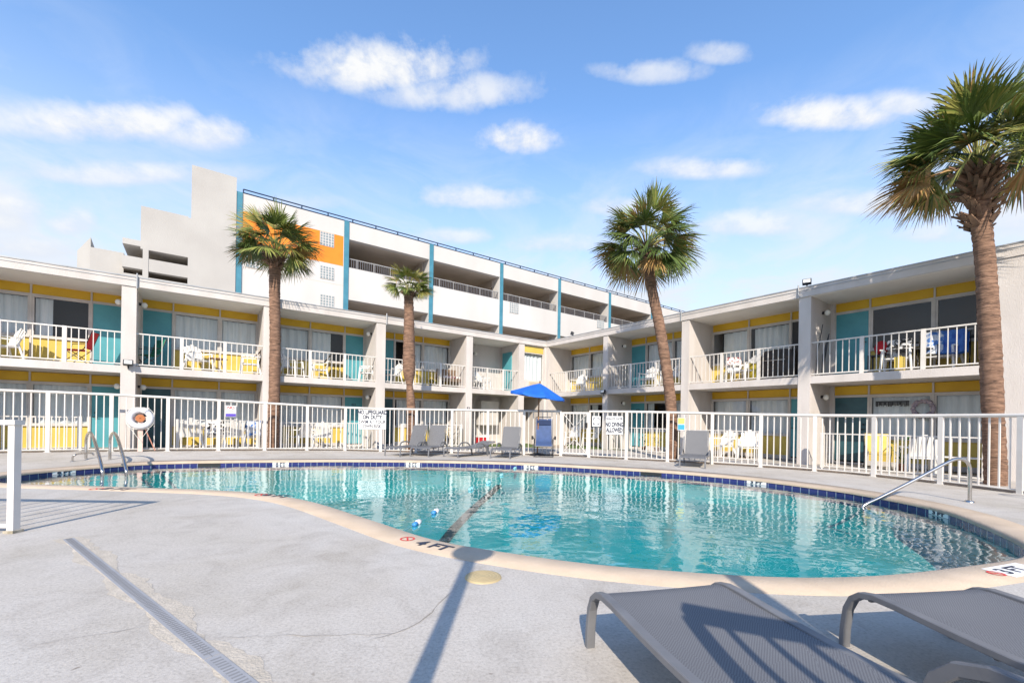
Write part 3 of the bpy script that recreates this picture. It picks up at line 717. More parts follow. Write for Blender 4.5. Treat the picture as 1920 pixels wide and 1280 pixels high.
# ------------------------------------------------------------------ palms
def trunk_path(pts,n):
    P=[Vector(p) for p in pts]; out=[]
    for i in range(n+1):
        t=i/n*(len(P)-1); k=min(int(t),len(P)-2); f=t-k
        p0=P[max(k-1,0)]; p1=P[k]; p2=P[k+1]; p3=P[min(k+2,len(P)-1)]
        out.append(.5*((2*p1)+(p2-p0)*f+(2*p0-5*p1+4*p2-p3)*f*f+(3*p1-p0-3*p2+p3)*f**3))
    return out
def palm(label, pix, Y, rads, crown, Rc, nf, seed, skirt=1.0, hues=(.42,.33,.17,.08), lowest=-.55):
    rnd=random.Random(seed)
    base=ground(*pix[0]) if Y is None else depth(*pix[0],Y)
    Yb=base.y if Y is None else Y
    pts=[depth(u,v,Yb) for u,v in pix]; pts[0].z=zdeck(base.x,base.y)-.05
    root=thing('palm_tree',label,'palm tree',(pts[0].x,pts[0].y,0))
    off=Vector((pts[0].x,pts[0].y,0)); pts=[p-off for p in pts]
    H=pts[-1].z; n=int(H/.05)
    path=trunk_path(pts,n); rr=[]
    for i in range(n+1):
        t=i/n*(len(rads)-1); k=min(int(t),len(rads)-2); r=rads[k]+(rads[k+1]-rads[k])*(t-k)
        rr.append(r*(1+.035*(i%2)+rnd.uniform(-.045,.045)))
    b=MB(); b.tube(path,rr,14); b.build('trunk',BARK,root)
    top=path[-1]
    # leaf bases (boots)
    b=MB()
    for i in range(int(70*skirt)):
        a=rnd.uniform(0,2*pi); t=rnd.random()**1.3; p=path[-1-int(t*min(n-1,.9*Rc/.05*.55*skirt))]
        r=rr[-1]*(.85+.2*(1-t)); d=Vector((cos(a),sin(a),rnd.uniform(.25,1.3))).normalized(); s=Vector((-sin(a),cos(a),0))
        o0=p+Vector((cos(a),sin(a),0))*r; ln=rnd.uniform(.14,.30)*Rc/1.6; w=rnd.uniform(.035,.06)*Rc/1.6
        nn=s.cross(d)
        e=o0+d*ln
        b.face([o0-s*w,o0+s*w,e+s*w*.45,e-s*w*.45]); b.face([e-s*w*.45+nn*.02,e+s*w*.45+nn*.02,o0+s*w+nn*.04,o0-s*w+nn*.04]); b.face([o0-s*w,e-s*w*.45,e-s*w*.45+nn*.02,o0-s*w+nn*.04]); b.face([o0+s*w+nn*.04,e+s*w*.45+nn*.02,e+s*w*.45,o0+s*w])
    b.build('leaf_bases',BOOT,root)
    # fan fronds
    cr=depth(*crown,Yb)-off
    b=MB(); hub0=top+Vector((0,0,.02*Rc))
    for i in range(nf):
        fz=(i+.5)/nf; sz=sin(lowest)+(1-sin(lowest))*fz; el=math.asin(max(-1,min(1,sz)))+rnd.uniform(-.16,.16); az=i*2.39996+rnd.uniform(-.4,.4)
        d=Vector((cos(az)*cos(el),sin(az)*cos(el),sin(el))).normalized()
        lp=Rc*rnd.uniform(.38,.62); rb=Rc*rnd.uniform(.44,.62)
        H_=hub0+(cr-hub0)*.35+d*lp-Vector((0,0,lp*.10*cos(el)))
        d2=(d-Vector((0,0,.22*cos(el)))).normalized()
        s=d2.cross(Vector((0,0,1))); s=s.normalized() if s.length>.05 else Vector((1,0,0))
        roll=rnd.uniform(-1.1,1.1) if el>.6 else rnd.uniform(-.7,.7); nn=s.cross(d2); s,nn=s*cos(roll)+nn*sin(roll),nn*cos(roll)-s*sin(roll)
        w=list(hues) if el>-.1 else [.30,.34,.26,.10]
        x=rnd.random(); m=0; acc=0
        for k,ww in enumerate(w):
            acc+=ww
            if x<acc: m=k; break
        pm=(hub0+H_)/2+Vector((0,0,.05*Rc))
        b.tube([hub0+d*.05*Rc,pm,H_],[.020*Rc/1.6,.015*Rc/1.6,.009*Rc/1.6],4,2 if m<2 else m,False)
        ns=42; half=rnd.uniform(1.25,1.75) if el<.9 else rnd.uniform(.75,1.15); fold=rnd.uniform(.15,.5)
        for j in range(ns):
            th=(-1+2*(j+.5)/ns)*half+rnd.uniform(-.035,.035); dr=(d2*cos(th)+s*sin(th)-nn*fold*abs(sin(th))).normalized()
            ln=rb*(.72+.30*cos(th*.8))*rnd.uniform(.82,1.12); sd=dr.cross(nn).normalized(); tw=rnd.uniform(-.5,.5); sd=(sd*cos(tw)+nn*sin(tw)); wd=rb*.0205
            dp=rnd.uniform(.5,1.6)
            o0=H_+dr*.02*rb; m1=H_+dr*ln*.42-Vector((0,0,.02*rb)); m2=H_+dr*ln*.75-Vector((0,0,.07*rb*dp)); tp=H_+dr*ln-Vector((0,0,.17*rb*dp))
            q=rnd.random(); mm=m if q>.22 else (min(3,m+1) if q>.06 else max(0,m-1))
            b.face([o0-sd*.006,o0+sd*.006,m1+sd*wd,m1-sd*wd],mm); b.face([m1-sd*wd,m1+sd*wd,m2+sd*wd*.7,m2-sd*wd*.7],mm); b.face([m2-sd*wd*.7,m2+sd*wd*.7,tp],mm)
    b.build('crown',FR,root)
    return root
palm('mid-height cabbage palm left of centre, its crown in front of the orange wall patch',[(512,852),(514,760),(516,640),(515,540),(517,476)],14.75,[.185,.172,.168,.165,.20],(517,445),1.42,50,3,1.35,(.30,.38,.24,.08),lowest=-.28)
palm('smallest cabbage palm with a pinched trunk, beside the no lifeguard sign',[(769,850),(771,770),(768,722),(767,690),(767,600),(766,548)],15.35,[.15,.16,.11,.22,.17,.15],(765,524),.86,36,5,.8,(.10,.42,.44,.04),lowest=-.25)
palm('cabbage palm with a leaning curved trunk right of the blue umbrella',[(1259,868),(1258,760),(1240,630),(1222,540),(1213,468)],13.3,[.175,.16,.155,.148,.155],(1213,432),1.60,54,9,1.1,(.28,.36,.24,.12),lowest=-.70)
palm('tallest nearest cabbage palm at the right edge, full crown above the roof',[(1868,916),(1862,780),(1856,640),(1848,500),(1838,400),(1834,318)],8.75,[.175,.162,.166,.152,.155,.175],(1838,270),1.70,62,14,2.0,(.36,.36,.20,.08),lowest=-.20)

# ------------------------------------------------------------------ loungers
def lounger(label, back, group, arms=(-1,1), ash=0.0):
    t=thing('sun_lounger',label,'sun lounger',(0,0,0),0,group)
    HX=1.20                                   # hinge
    for sgn in (-1,1):
        y=sgn*.335; P=[(0.0,y,0),(.005,y,.10),(.02,y,.20),(.05,y,.262),(.095,y,.297),(.16,y,.312),(.26,y,.312)]
        P+=[(.26+.97*k/8,y,.312-.02*sin(pi*k/8)) for k in range(1,9)]
        r=MB(); r.tube(P,.02,rect=(.022,.015)); r.build('side_rail',GREYMET,t)
        if sgn not in arms: continue
        a=MB(); yy=sgn*.378; A=[(.78,yy,.30),(.80,yy,.36),(.85,yy,.415),(.93,yy,.445),(1.05,yy,.45),(1.18,yy,.435),(1.28,yy,.38),(1.36,yy,.28),(1.42,yy,.14),(1.45,yy,0)]
        a.tube([(x+ash,y_,z_*(1-.12*ash)) for x,y_,z_ in A],.02,rect=(.017,.022)); a.build('armrest',GREYMET,t)
    x=MB(); x.tube([(.12,-.32,.285),(.12,.32,.285)],.014,6); x.tube([(1.19,-.33,.275),(1.19,.33,.275)],.014,6); x.tube([(.62,-.32,.27),(.62,.32,.27)],.012,6); x.build('cross_bar',GREYMET,t)
    def sheet(b, fx, n, w=.315):
        rows=[]
        for i in range(n+1):
            x,z=fx(i/n); rows.append([Vector((x,w*(2*j/8-1),z-.018*(1-(2*j/8-1)**2)*sin(pi*min(1,max(0,i/n))) )) for j in range(9)])
        b.grid(rows); 
    def seat(u):
        x=.055+u*(HX-.075); z=.322-.02*sin(pi*u)
        if u<.1: z=.322-.05*((.1-u)/.1)**2
        return x,z
    s=MB(); sheet(s,seat,18); s.build('seat_sling',SLING,t)
    ca,sa=cos(back),sin(back)
    B=MB()
    P=[(HX,-.315,.295)]+[(HX+.74*ca*k/6,-.315,.295+.74*sa*k/6) for k in range(1,7)]
    Q=[(x,-y,z) for x,y,z in P]
    c=[(HX+.765*ca,-.29,.295+.765*sa),(HX+.765*ca,.29,.295+.765*sa)]
    B.tube(P+c+list(reversed(Q)),.014,rect=(.016,.014)); bf=B.build('backrest_frame',GREYMET,t)
    s=MB(); sheet(s,lambda u:(HX+.755*ca*u-.012*sa,.305+.755*sa*u+.012*ca),10,.295); s.build('backrest_sling',SLING,t)
    if back>.3:
        p=MB(); p.tube([(HX+.35*ca,-.28,.295+.35*sa),(HX+.42,-.28,.14)],.01,5); p.tube([(HX+.35*ca,.28,.295+.35*sa),(HX+.42,.28,.14)],.01,5); p.build('prop_bar',GREYMET,t)
    return t
GF='grey sling loungers by the far fence'; GN='grey sling loungers in the foreground'
def face(a,b): return atan2(b.y-a.y,b.x-a.x)
lu=lounger('upright grey lounger just right of the no lifeguard sign',R_(72),GF); lf=lounger('grey lounger with its back lowered, between the upright loungers and the umbrella',R_(14),GF)
ll=lounger('grey lounger in the near foreground, fence shadow stripes across its sling',R_(0),GN,(1,),.23)
def far_l(proto,u0,v0,u1,v1,rz,label):
    """front feet pixels left and right"""
    a=ground(u0,v0); c=ground(u1,v1); m=(a+c)/2
    place(proto,(m.x,m.y,0),rz,label,GF,.9)
far_l(lu,716,855,755,855,R_(62),'upright grey lounger just right of the no lifeguard sign')
far_l(lu,766,856,806,856,R_(74),'upright grey lounger touching the smallest palm, second from the no lifeguard sign')
far_l(lf,826,856,864,858,R_(52),'grey lounger with its back lowered, between the upright loungers and the umbrella')
far_l(lu,919,859,956,860,R_(74),'upright grey lounger standing alone just left of the blue umbrella')
far_l(lu,1278,876,1318,878,R_(62),'upright grey lounger alone right of the leaning palm')
# near ones: foot end towards the pool, head towards the camera
place(ll,(.735,2.28,0),R_(-76.5),'grey lounger in the near foreground, fence shadow stripes across its sling',GN)
place(ll,(2.06,2.30,0),R_(-82),'grey lounger at the lower right corner, partly cut by the frame edge',GN)

# blue reclining chair below the umbrella
c0=ground(1019,857)
t=thing('reclining_chair','slate blue reclining chair with dark armrests under the blue umbrella','chair',(c0.x,c0.y,0),R_(90-4))
# local x points away from the camera side (towards fence)
b=MB(); P=[]
pr=[(.02,.34),(.12,.40),(.30,.44),(.48,.48),(.60,.62),(.70,.90),(.80,1.22)]
rows=[[Vector((x,-.25+.5*j/6,z-.02*(1-(2*j/6-1)**2))) for j in range(7)] for x,z in pr]; b.grid(rows); b.build('sling',NAVY,t)
b=MB()
for s in (-1,1): b.tube([(x,s*.275,z) for x,z in pr],.014,6)
b.tube([(.80,-.275,1.22),(.81,-.24,1.26),(.81,.24,1.26),(.80,.275,1.22)],.014,6); b.tube([(.02,-.275,.34),(.02,.275,.34)],.014,6); b.build('sling_frame',GREYMET,t)
b=MB()
for s in (-1,1):
    b.tube([(.0,s*.30,.02),(.55,s*.30,.55)],.013,6); b.tube([(.70,s*.30,.02),(.18,s*.30,.55)],.013,6)
b.tube([(0,-.31,.02),(0,.31,.02)],.015,6); b.tube([(.7,-.31,.02),(.7,.31,.02)],.015,6); b.build('legs',BLKTUBE,t)
b=MB(); M=Matrix.Translation((.735,0,1.07))@Matrix.Rotation(-R_(18),4,'Y'); b.box(-.05,.0,-.23,.23,-.05,.10,0,M); b.build('headrest',mat('navy cushion',(.03,.05,.12),rough=.8),t)
for s in (-1,1):
    b=MB(); b.box(.10,.50,s*.335-.03,s*.335+.03,.57,.60); b.tube([(.15,s*.36,.55),(.15,s*.36,.66)],.03,8); b.build('armrest',BLKTUBE,t)

# umbrella
u0=ground(1007,853); u0.y-=.1
t=thing('patio_umbrella','royal blue canvas umbrella with a wooden pole in front of the pool fence','umbrella',(u0.x,u0.y,0))
b=MB(); b.tube([(0,0,0),(.03,0,1.9),(.055,0,2.42)],.022,8); b.build('pole',WOOD,t)
b=MB(); b.lathe([(.0,.10),(.06,.10),(.24,.05),(.26,0)],16); b.build('base',BLKTUBE,t)
Mt=Matrix.Translation((.05,0,2.37))@Matrix.Rotation(R_(8),4,'Y')@Matrix.Rotation(R_(3),4,'X')
b=MB(); n=8; Rr=.92; rows=[]
for (f,dz) in ((.0,.0),(.25,-.085),(.55,-.21),(.8,-.31),(1.0,-.385)):
    row=[]
    for k in range(n*4):
        a=2*pi*k/(n*4)+.2; e=(k%4)/4; sc=1-.06*sin(pi*e)*f
        row.append(Mt@Vector((Rr*f*sc*cos(a),Rr*f*sc*sin(a),dz-.03*sin(pi*e)*f)))
    rows.append(row)
row=[]
for k in range(n*4):
    a=2*pi*k/(n*4)+.2; e=(k%4)/4; sc=1-.06*sin(pi*e); row.append(Mt@Vector((Rr*1.01*sc*cos(a),Rr*1.01*sc*sin(a),-.385-.03*sin(pi*e)-.07)))
rows.append(row); b.grid(rows,0,False,True); b.build('canopy',BLUE,t)
for k in range(n):
    a=2*pi*k/n+.2; b=MB(); b.tube([Mt@Vector((.03*cos(a),.03*sin(a),-.03)),Mt@Vector((.9*cos(a),.9*sin(a),-.40))],.008,4); b.tube([Mt@Vector((.02*cos(a),.02*sin(a),-.42)),Mt@Vector((.48*cos(a),.48*sin(a),-.215))],.007,4); b.build('rib',WOOD,t)
b=MB(); b.lathe([(0,.09),(.02,.07),(.025,.03),(.015,0)],8,c=Mt@Vector((0,0,0))); b.build('finial',WOOD,t)

# life ring on post
c,a=fence_at(265,800); n=Vector((sin(a),-cos(a))); q=c+n*.16
t=thing('life_ring','white life ring with rope hung on a pink post before the left pillar','life ring',(q.x,q.y,zdeck(*q)),a)
zc=EYE+ray(265,784)[1]*q.y-zdeck(*q)
b=MB(); rows=[]
for k in range(28):
    th=2*pi*k/28; c_=Vector((.225*cos(th),-.08,zc+.225*sin(th))); e=Vector((cos(th),0,sin(th)))
    rows.append([c_+e*.075*cos(2*pi*j/10)+Vector((0,.062*sin(2*pi*j/10),0)) for j in range(10)])
rows.append(rows[0]); b.grid(rows,0,True,True); b.build('ring',mat('white ring vinyl',(.72,.73,.76),(.62,.63,.67),5,.5),t)
b=MB(); pts=[]
for k in range(25):
    th=2*pi*k/24; rr=.295+.03*abs(sin(2*th)); pts.append((rr*cos(th),-.08,zc+rr*sin(th)))
b.tube(pts,.009,5); b.tube([(-.2,-.1,zc-.28),(.0,-.1,zc-.62),(.2,-.1,zc-.28)],.008,5); b.tube([(-.1,-.16,zc+.25),(.06,-.17,zc+.16),(.2,-.16,zc+.3)],.008,5); b.build('rope',ROPE,t)
b=MB()
for rr in (.03,.06,.088): b.tube([(rr*cos(2*pi*k/16),-.06,zc+rr*sin(2*pi*k/16)) for k in range(17)],.02,6)
b.build('line_coil',mat('orange throw line',(.45,.17,.07),rough=.8),t)
b=MB(); b.box(-.055,.055,-.03,.03,0,zc+.3); b.box(-.2,.2,-.045,-.03,zc-.05,zc+.05); b.build('post',mat('faded pink post',(.62,.42,.36),(.7,.6,.55),3,.8),t)
b=MB(); b.tube([(.06,-.02,.75),(.32,.05,.02)],.014,5); b.build('reach_pole',mat('faded orange pole',(.55,.25,.18),rough=.7),t)

# pool ladder and rails
def rail_thing(name,label,cat,paths,r=.024,m=STEEL,flange=True):
    t=thing(name,label,cat,(paths[0][0][0],paths[0][0][1],0)); off=Vector((paths[0][0][0],paths[0][0][1],0))
    for P in paths:
        b=MB(); b.tube(trunk_path([Vector(p)-off for p in P],len(P)*5),r,10); h=b.build('rail',m,t)
        if flange: b=MB(); b.lathe([(r,.03),(.055,.022),(.06,0)],12,c=Vector(P[0])-off); b.build('flange',m,h)
    return t
la=[]
for u in (161,206):
    p=ground(u,863); e=ground(u+31,893,WZ); k=(e-p)
    la.append([p,p+Vector((0,0,.25)),p+Vector((0,0,.5)),p+k*.10+Vector((0,0,.66)),p+k*.27+Vector((0,0,.73)),p+k*.48+Vector((0,0,.66)),p+k*.78+Vector((0,0,.38)),p+k*.97+Vector((0,0,.15)),e+Vector((0,0,.0)),e+Vector((0,0,-.75))])
t=rail_thing('pool_ladder','stainless steel pool ladder with two arched handrails at the deep left end','pool ladder',la,.03)
off=Vector((la[0][0].x,la[0][0].y,0))
for z in (.25,.5): 
    b=MB(); b.box(-.04,.04,0,(la[1][-1]-la[0][-1]).length,-.01,.01,0,Matrix.Translation(la[0][-1]-off+Vector((0,0,.8-z-.3)))@Matrix.Rotation(atan2((la[1][-1]-la[0][-1]).y,(la[1][-1]-la[0][-1]).x)-pi/2,4,'Z')); b.build('tread',STEEL,t)
g=ground(136,866); g2=ground(171,862)
b=MB(); P=[g,g+Vector((0,0,.12)),g+Vector((.05,.02,.17)),g.lerp(g2,.35)+Vector((0,0,.185)),g2+Vector((0,0,.17)),g2+Vector((.06,0,.12))]
rail_thing('grab_bar','low bent steel grab bar left of the pool ladder','grab bar',[P],.02)
p=ground(1818,941); w=ground(1617,948,WZ+.02); k=w-p
rail_thing('pool_handrail','long sloping stainless handrail into the shallow end at the right','handrail',[[p,p+Vector((0,0,.30)),p+k*.005+Vector((0,0,.52)),p+k*.04+Vector((0,0,.63)),p+k*.12+Vector((0,0,.665)),p+k*.22+Vector((0,0,.61)),p+k*.5+Vector((0,0,.38)),p+k*.82+Vector((0,0,.13)),p+k*.97+Vector((0,0,.02)),p+k*1.0+Vector((0,0,-.06)),p+k*.97+Vector((0,0,-.3))]],.024)
p=Vector((8.35,6.9,0)); rail_thing('pool_handrail','short steel handrail end at the extreme right edge of the terrace','handrail',[[p,p+Vector((0,0,.25)),p+Vector((0.02,-.03,.42)),p+Vector((.12,-.15,.5)),p+Vector((.5,-.6,.55))]],.024)

# lane rope with floats
t=thing('lane_rope','thin rope with white and blue floats lying across the water','rope',(0,0,0))
fl=[(966,877),(941,890),(917,904),(884,916),(818,958),(784,979)]
W=[ground(u,v,WZ+.012) for u,v in fl]
b=MB(); b.tube([ground(975,871,WZ+.02)]+W+[ground(750,998,WZ)],.003,5); b.build('line',mat('wet rope',(.25,.42,.44),rough=.6),t)
FLB=mat('blue float',(.05,.25,.55),rough=.4)
for i,p in enumerate(W):
    q=W[min(i+1,len(W)-1)]-W[max(i-1,0)]; M=Matrix.Translation(p)@Matrix.Rotation(atan2(q.y,q.x),4,'Z')@Matrix.Rotation(pi/2,4,'Y')
    b=MB(); s=.036
    pr=[(.0,-1.3),(.6,-1.3),(1,-.9),(1,.9),(.6,1.3),(0,1.3)]
    b.grid([[M@Vector((r*s*cos(2*pi*k/10),r*s*sin(2*pi*k/10),z*s)) for k in range(10)] for r,z in pr],0,True,True)
    M2=M@Matrix.Translation((0,0,.094)); b.grid([[M2@Vector((r*s*.8*cos(2*pi*k/10),r*s*.8*sin(2*pi*k/10),z*s)) for k in range(10)] for r,z in pr],1,True,True)
    b.build('float',[PLASTIC,FLB] if i>3 else [mat('pale teal float',(.25,.55,.60),rough=.4)]*2,t)

# depth marker tiles and skimmer mouths on the waterline
def nearest(u,v):
    g=ground(u,v,-.03); i=min(range(NP),key=lambda k:(POOL[k]-g).length); tt=(POOL[(i+1)%NP]-POOL[i-1]).normalized(); return POOL[i],tt
for u,v,tx_,lab in ((107,881,'8 FT','white 8 FT depth tile at the left deep end near the ladder'),(525,865,'6 FT','white 6 FT depth tile on the far pool wall below the left palm'),(780,865,'5 FT','white 5 FT depth tile on the far pool wall before the loungers'),(1003,870,'4 FT','white 4 FT depth tile below the blue reclining chair'),(1422,899,'3 FT','white 3 FT depth tile on the right far pool wall'),(1778,957,'3 FT','white 3 FT depth tile beside the sloping handrail')):
    p,tt=nearest(u,v); a=atan2(-tt.y,-tt.x)
    t=thing('depth_marker',lab,'depth marker',(p.x,p.y,-.080),a,'depth tiles on the waterline')
    b=MB(); b.box(-.19,.19,-.014,-.002,-.029,.027); b.build('tile',SIGNW,t)
    lettering(tx_,.062,SIGNB,t,Matrix.Translation((0,-.0165,0))@UPRIGHT,sx=2.0,bold=.05)
for u,v,lab in ((396,864,'dark skimmer slot in the far waterline left of the first palm'),(1226,882,'dark skimmer slot in the far waterline below the leaning palm')):
    p,tt=nearest(u,v); a=atan2(-tt.y,-tt.x); b=MB(); b.box(-.24,.24,-.012,-.001,-.03,.045); o2=b.build('skimmer_slot',BLACK); o2.location=(p.x,p.y,-.10); o2.rotation_euler=(0,0,a); tag(o2,lab,'skimmer','skimmer slots')
# painted markings on the coping
def marking(u,v,txt,size,rot,lab,sym=None):
    p=ground(u,v); t=thing('depth_marking',lab,'pool marking',(p.x,p.y,.008),rot,'painted depth markings on the coping')
    lettering(txt,size,SIGNB,t,Matrix.Translation((0,0,.001)),depth=.0005,sx=1.05)
    q=ground(*sym)-p; q=Matrix.Rotation(-rot,3,'Z')@q
    b=MB(); r0,r1=size*.28,size*.37
    b.grid([[q+Vector((r*cos(2*pi*k/20),r*sin(2*pi*k/20),.0005)) for k in range(20)] for r in (r0,r1)],0,False,True)
    M=Matrix.Translation(q)@Matrix.Rotation(-pi/4,4,'Z'); b.box(-r0,r0,-.008,.008,.0,.001,0,M)
    b.build('no_diving_symbol',SIGNR,t)
marking(812,1024,'4 FT',.19,R_(-31),'black 4 FT marking with no diving symbol, on the near coping',(764,1011))
marking(519,930,'6 FT',.24,R_(-22),'black 6 FT marking painted on the middle of the near coping',(490,928))
marking(218,917.5,'8 FT',.24,R_(-4),'black 8 FT marking painted on the left coping',(181,917))
marking(1898,1070,'3 FT',.15,R_(20),'white patch with faded depth marking at the right edge of the coping',(1868,1076))
for o_ in COL.objects:
    if o_.name.startswith('depth_marking') and 'white patch' in o_.get('label',''):
        b=MB(); b.box(-.2,.3,-.1,.1,-.0015,-.0008); b.build('white_patch',SIGNW,o_)

# deck drain channel and skimmer lid
d0=ground(128,1010); d1=ground(398,1232); d2=ground(470,1300)
GRATE=mat('grey plastic drain grate',(.33,.335,.35),(.29,.295,.31),8,.6)
t=thing('trench_drain','long grey slotted drain channel running across the left deck','drain',(d0.x,d0.y,0),atan2((d1-d0).y,(d1-d0).x))
Ln=(d1-d0).length; L2=(d2-d0).length
rnd=random.Random(21); b=MB(); rows=[]; n=60
for i in range(n+1):
    x=-.05+(L2+.1)*i/n; e=.055+.04*rnd.random()+.03*sin(i*.5)+.05*sin(i*.13)**2; f=.05+.03*rnd.random()+.03*sin(i*.4+2)
    rows.append([Vector((x,-f,.0015)),Vector((x,-.0365,.0035)),Vector((x,.0365,.0035)),Vector((x,e,.0015))])
b.grid(rows); b.build('mortar_bed',mat('sandy drain mortar',(.50,.445,.37),(.42,.375,.31),9,.95,.4,60),t)
b=MB(); b.box(0,Ln-.004,-.036,.036,-.01,.006); b.build('grate_strip',GRATE,t)
b=MB(); b.box(Ln+.004,L2,-.036,.036,-.01,.007); b.build('grate_strip',GRATE,t)
b=MB(); n=int(L2/.028); b.box(.01,L2-.01,-.002,.002,.0062,.0068)
for i in range(n):
    x=(i+.5)*.028
    if abs(x-Ln)>.02: b.box(x-.006,x+.006,-.022,.022,.0072,.0078)
b.build('painted_slots',mat('painted slot shade',(.22,.222,.23),rough=.8),t)  # bars on the solid strips, the shade of the slots put into their colour
p=ground(906,1082); t=thing('deck_hatch','round tan plastic cover set in the deck beside the round shadow','hatch cover',(p.x,p.y,.0))
b=MB(); b.lathe([(.0,.012),(.115,.012),(.128,.009),(.132,.0)],32); b.build('disc',mat('tan plastic lid',(.46,.37,.20),(.38,.30,.165),8,.55),t)
b=MB()
for rr in (.03,.055,.08,.105): b.lathe([(rr-.002,.0125),(rr,.0145),(rr+.002,.0125)],24)
b.build('ridges',mat('tan ridges',(.50,.40,.23),rough=.5),t)

# ------------------------------------------------------------------ near fence pieces and the lamp post behind the camera
p=ground(25,998)
t=thing('fence_post','white square fence post with a capped rail at the left foreground','fence post',(p.x,p.y,0))
hz=EYE+ray(24,792)[1]*p.y
b=MB(); b.box(-.031,.031,-.031,.031,0,hz-.02); b.build('post',FENCE,t)
b=MB(); b.box(-.047,.047,-.047,.047,0,.025); b.build('base_plate',mat('chipped base paint',(.55,.50,.40),(.25,.22,.16),12,.8),t)
b=MB(); b.box(-3.2,.046,-.045,.045,hz-.02,hz+.025); b.build('rail',FENCE,t)
b=MB()
for k in range(1,14): b.box(-.22*k-.012,-.22*k+.012,-.012,.012,.08,hz-.02)
b.box(-3.2,-.05,-.015,.015,.05,.08); b.build('pickets',FENCE,t)
t=thing('terrace_fence','white picket fence beside the photographer','fence',(.72,.10,0),atan2(-.24,.5))
b=MB(); b.box(0,4,-.04,.04,1.50,1.58); b.build('rail',FENCE,t)
b=MB()
for k in range(0,30): b.box(.135*k-(.035 if k%8==0 else .012),.135*k+(.035 if k%8==0 else .012),-.012,.012,.05,1.5)
b.build('pickets',FENCE,t)
t=thing('lamp_post','tall pole with a round disc head behind the photographer','lamp post',(-.46,-.5,0))
b=MB(); b.tube([(0,0,0),(0,0,2.72)],[.055,.05],10); b.build('pole',FENCE,t)
b=MB(); M=Matrix.Translation((0,0,2.85)); b.grid([[M@Vector((r*cos(2*pi*k/24),y,r*.82*sin(2*pi*k/24))) for k in range(24)] for r,y in ((0.001,-.03),(.17,-.03),(.18,0),(.17,.03),(.001,.03))],0,True,True); b.build('disc_head',FENCE,t)

t=thing('shadow_umbrella','closed umbrella out of view behind the near loungers, added for its shadow','umbrella',(1.50,-1.2,0))  # unseen umbrella, added to cast a pole shadow on deck and coping
b=MB(); b.tube([(0,0,0),(0,0,3.3)],.024,8); b.build('pole',WOOD,t)
b=MB(); b.lathe([(.03,1.9),(.10,2.0),(.09,2.6),(.05,3.1),(.012,3.28)],12); b.build('folded_canopy',BLUE,t)
b=MB(); b.lathe([(.001,.09),(.07,.09),(.25,.04),(.26,0)],16); b.build('base',BLKTUBE,t)

# ------------------------------------------------------------------ wall lamps and floodlights
def lamp(wing,x,y,z,face,label):
    c=Lw(x,y) if wing=='L' else Rw(x,y)
    t=thing('wall_lamp',label,'wall lamp',(c.x,c.y,z),face,'globe lamps on the balcony walls')
    b=MB(); b.tube([(0,0,0),(0,-.07,0)],.045,10); b.build('bracket',BLKTUBE,t)
    b=MB(); b.lathe([(.001,-.085),(.05,-.07),(.078,-.02),(.075,.03),(.045,.07),(.001,.08)],12,c=(0,-.13,-.015)); b.build('globe',LAMPG,t)
fr=ROT_L+pi/2; fl_=ROT_L-pi/2; fR=ROT_R-pi/2
for x,side,st in ((-15.98,-1,'left'),(-15.65,1,'right')):
    for z,fl in ((4.47,'upper'),(1.98,'lower')): lamp('L',x,.6,z,(fl_ if side<0 else fr),f'globe wall lamp on the {fl} {st} face of the leftmost pillar')
for z,fl in ((4.47,'upper'),(1.98,'lower')):
    lamp('L',-8.61,.55,z,fl_,f'globe wall lamp at the {fl} teal door above the no lifeguard sign')
    lamp('R',4.07,.9,z,ROT_R+pi/2,f'globe wall lamp at the {fl} teal door behind the leaning palm')
    lamp('R',11.65,.8,z,ROT_R+pi/2,f'globe wall lamp beside the {fl} door left of the tall palm')
lamp('L',-3.3,S,4.35,ROT_L,'globe wall lamp on the blank recessed wall near the corner')
def flood(c,z,rz,label):
    t=thing('floodlight',label,'floodlight',(c.x,c.y,z),rz,'floodlights')
    b=MB(); M=Matrix.Translation((0,-.05,.17))@Matrix.Rotation(R_(-20),4,'X'); b.box(-.11,.11,-.05,.05,-.075,.075,0,M); b.build('housing',BLKTUBE,t)
    b=MB(); b.box(-.085,.085,-.056,-.05,-.055,.055,0,M); b.build('lens',LAMPG,t)
    b=MB(); b.tube([(0,0,0),(0,0,.12)],.02,6); b.build('stand',BLKTUBE,t)
x,_=onR(1509,540); flood(Rw(x,.15),ZT+.03,ROT_R+.3,'black floodlight on the right roof edge above the tall balcony')
x,_=onR(1069,625); flood(Rw(max(.6,-x if x<0 else x),.2),ZT+.03,ROT_R-1.0,'small dark floodlight on the roof near the inner corner')
flood(Lw(-15.8,-.12),2.44,ROT_L,'twin dark floodlight under the balcony of the leftmost pillar')
flood(Rw(3.95,-.12),2.25,ROT_R,'dark floodlight on the pillar right of the umbrella')

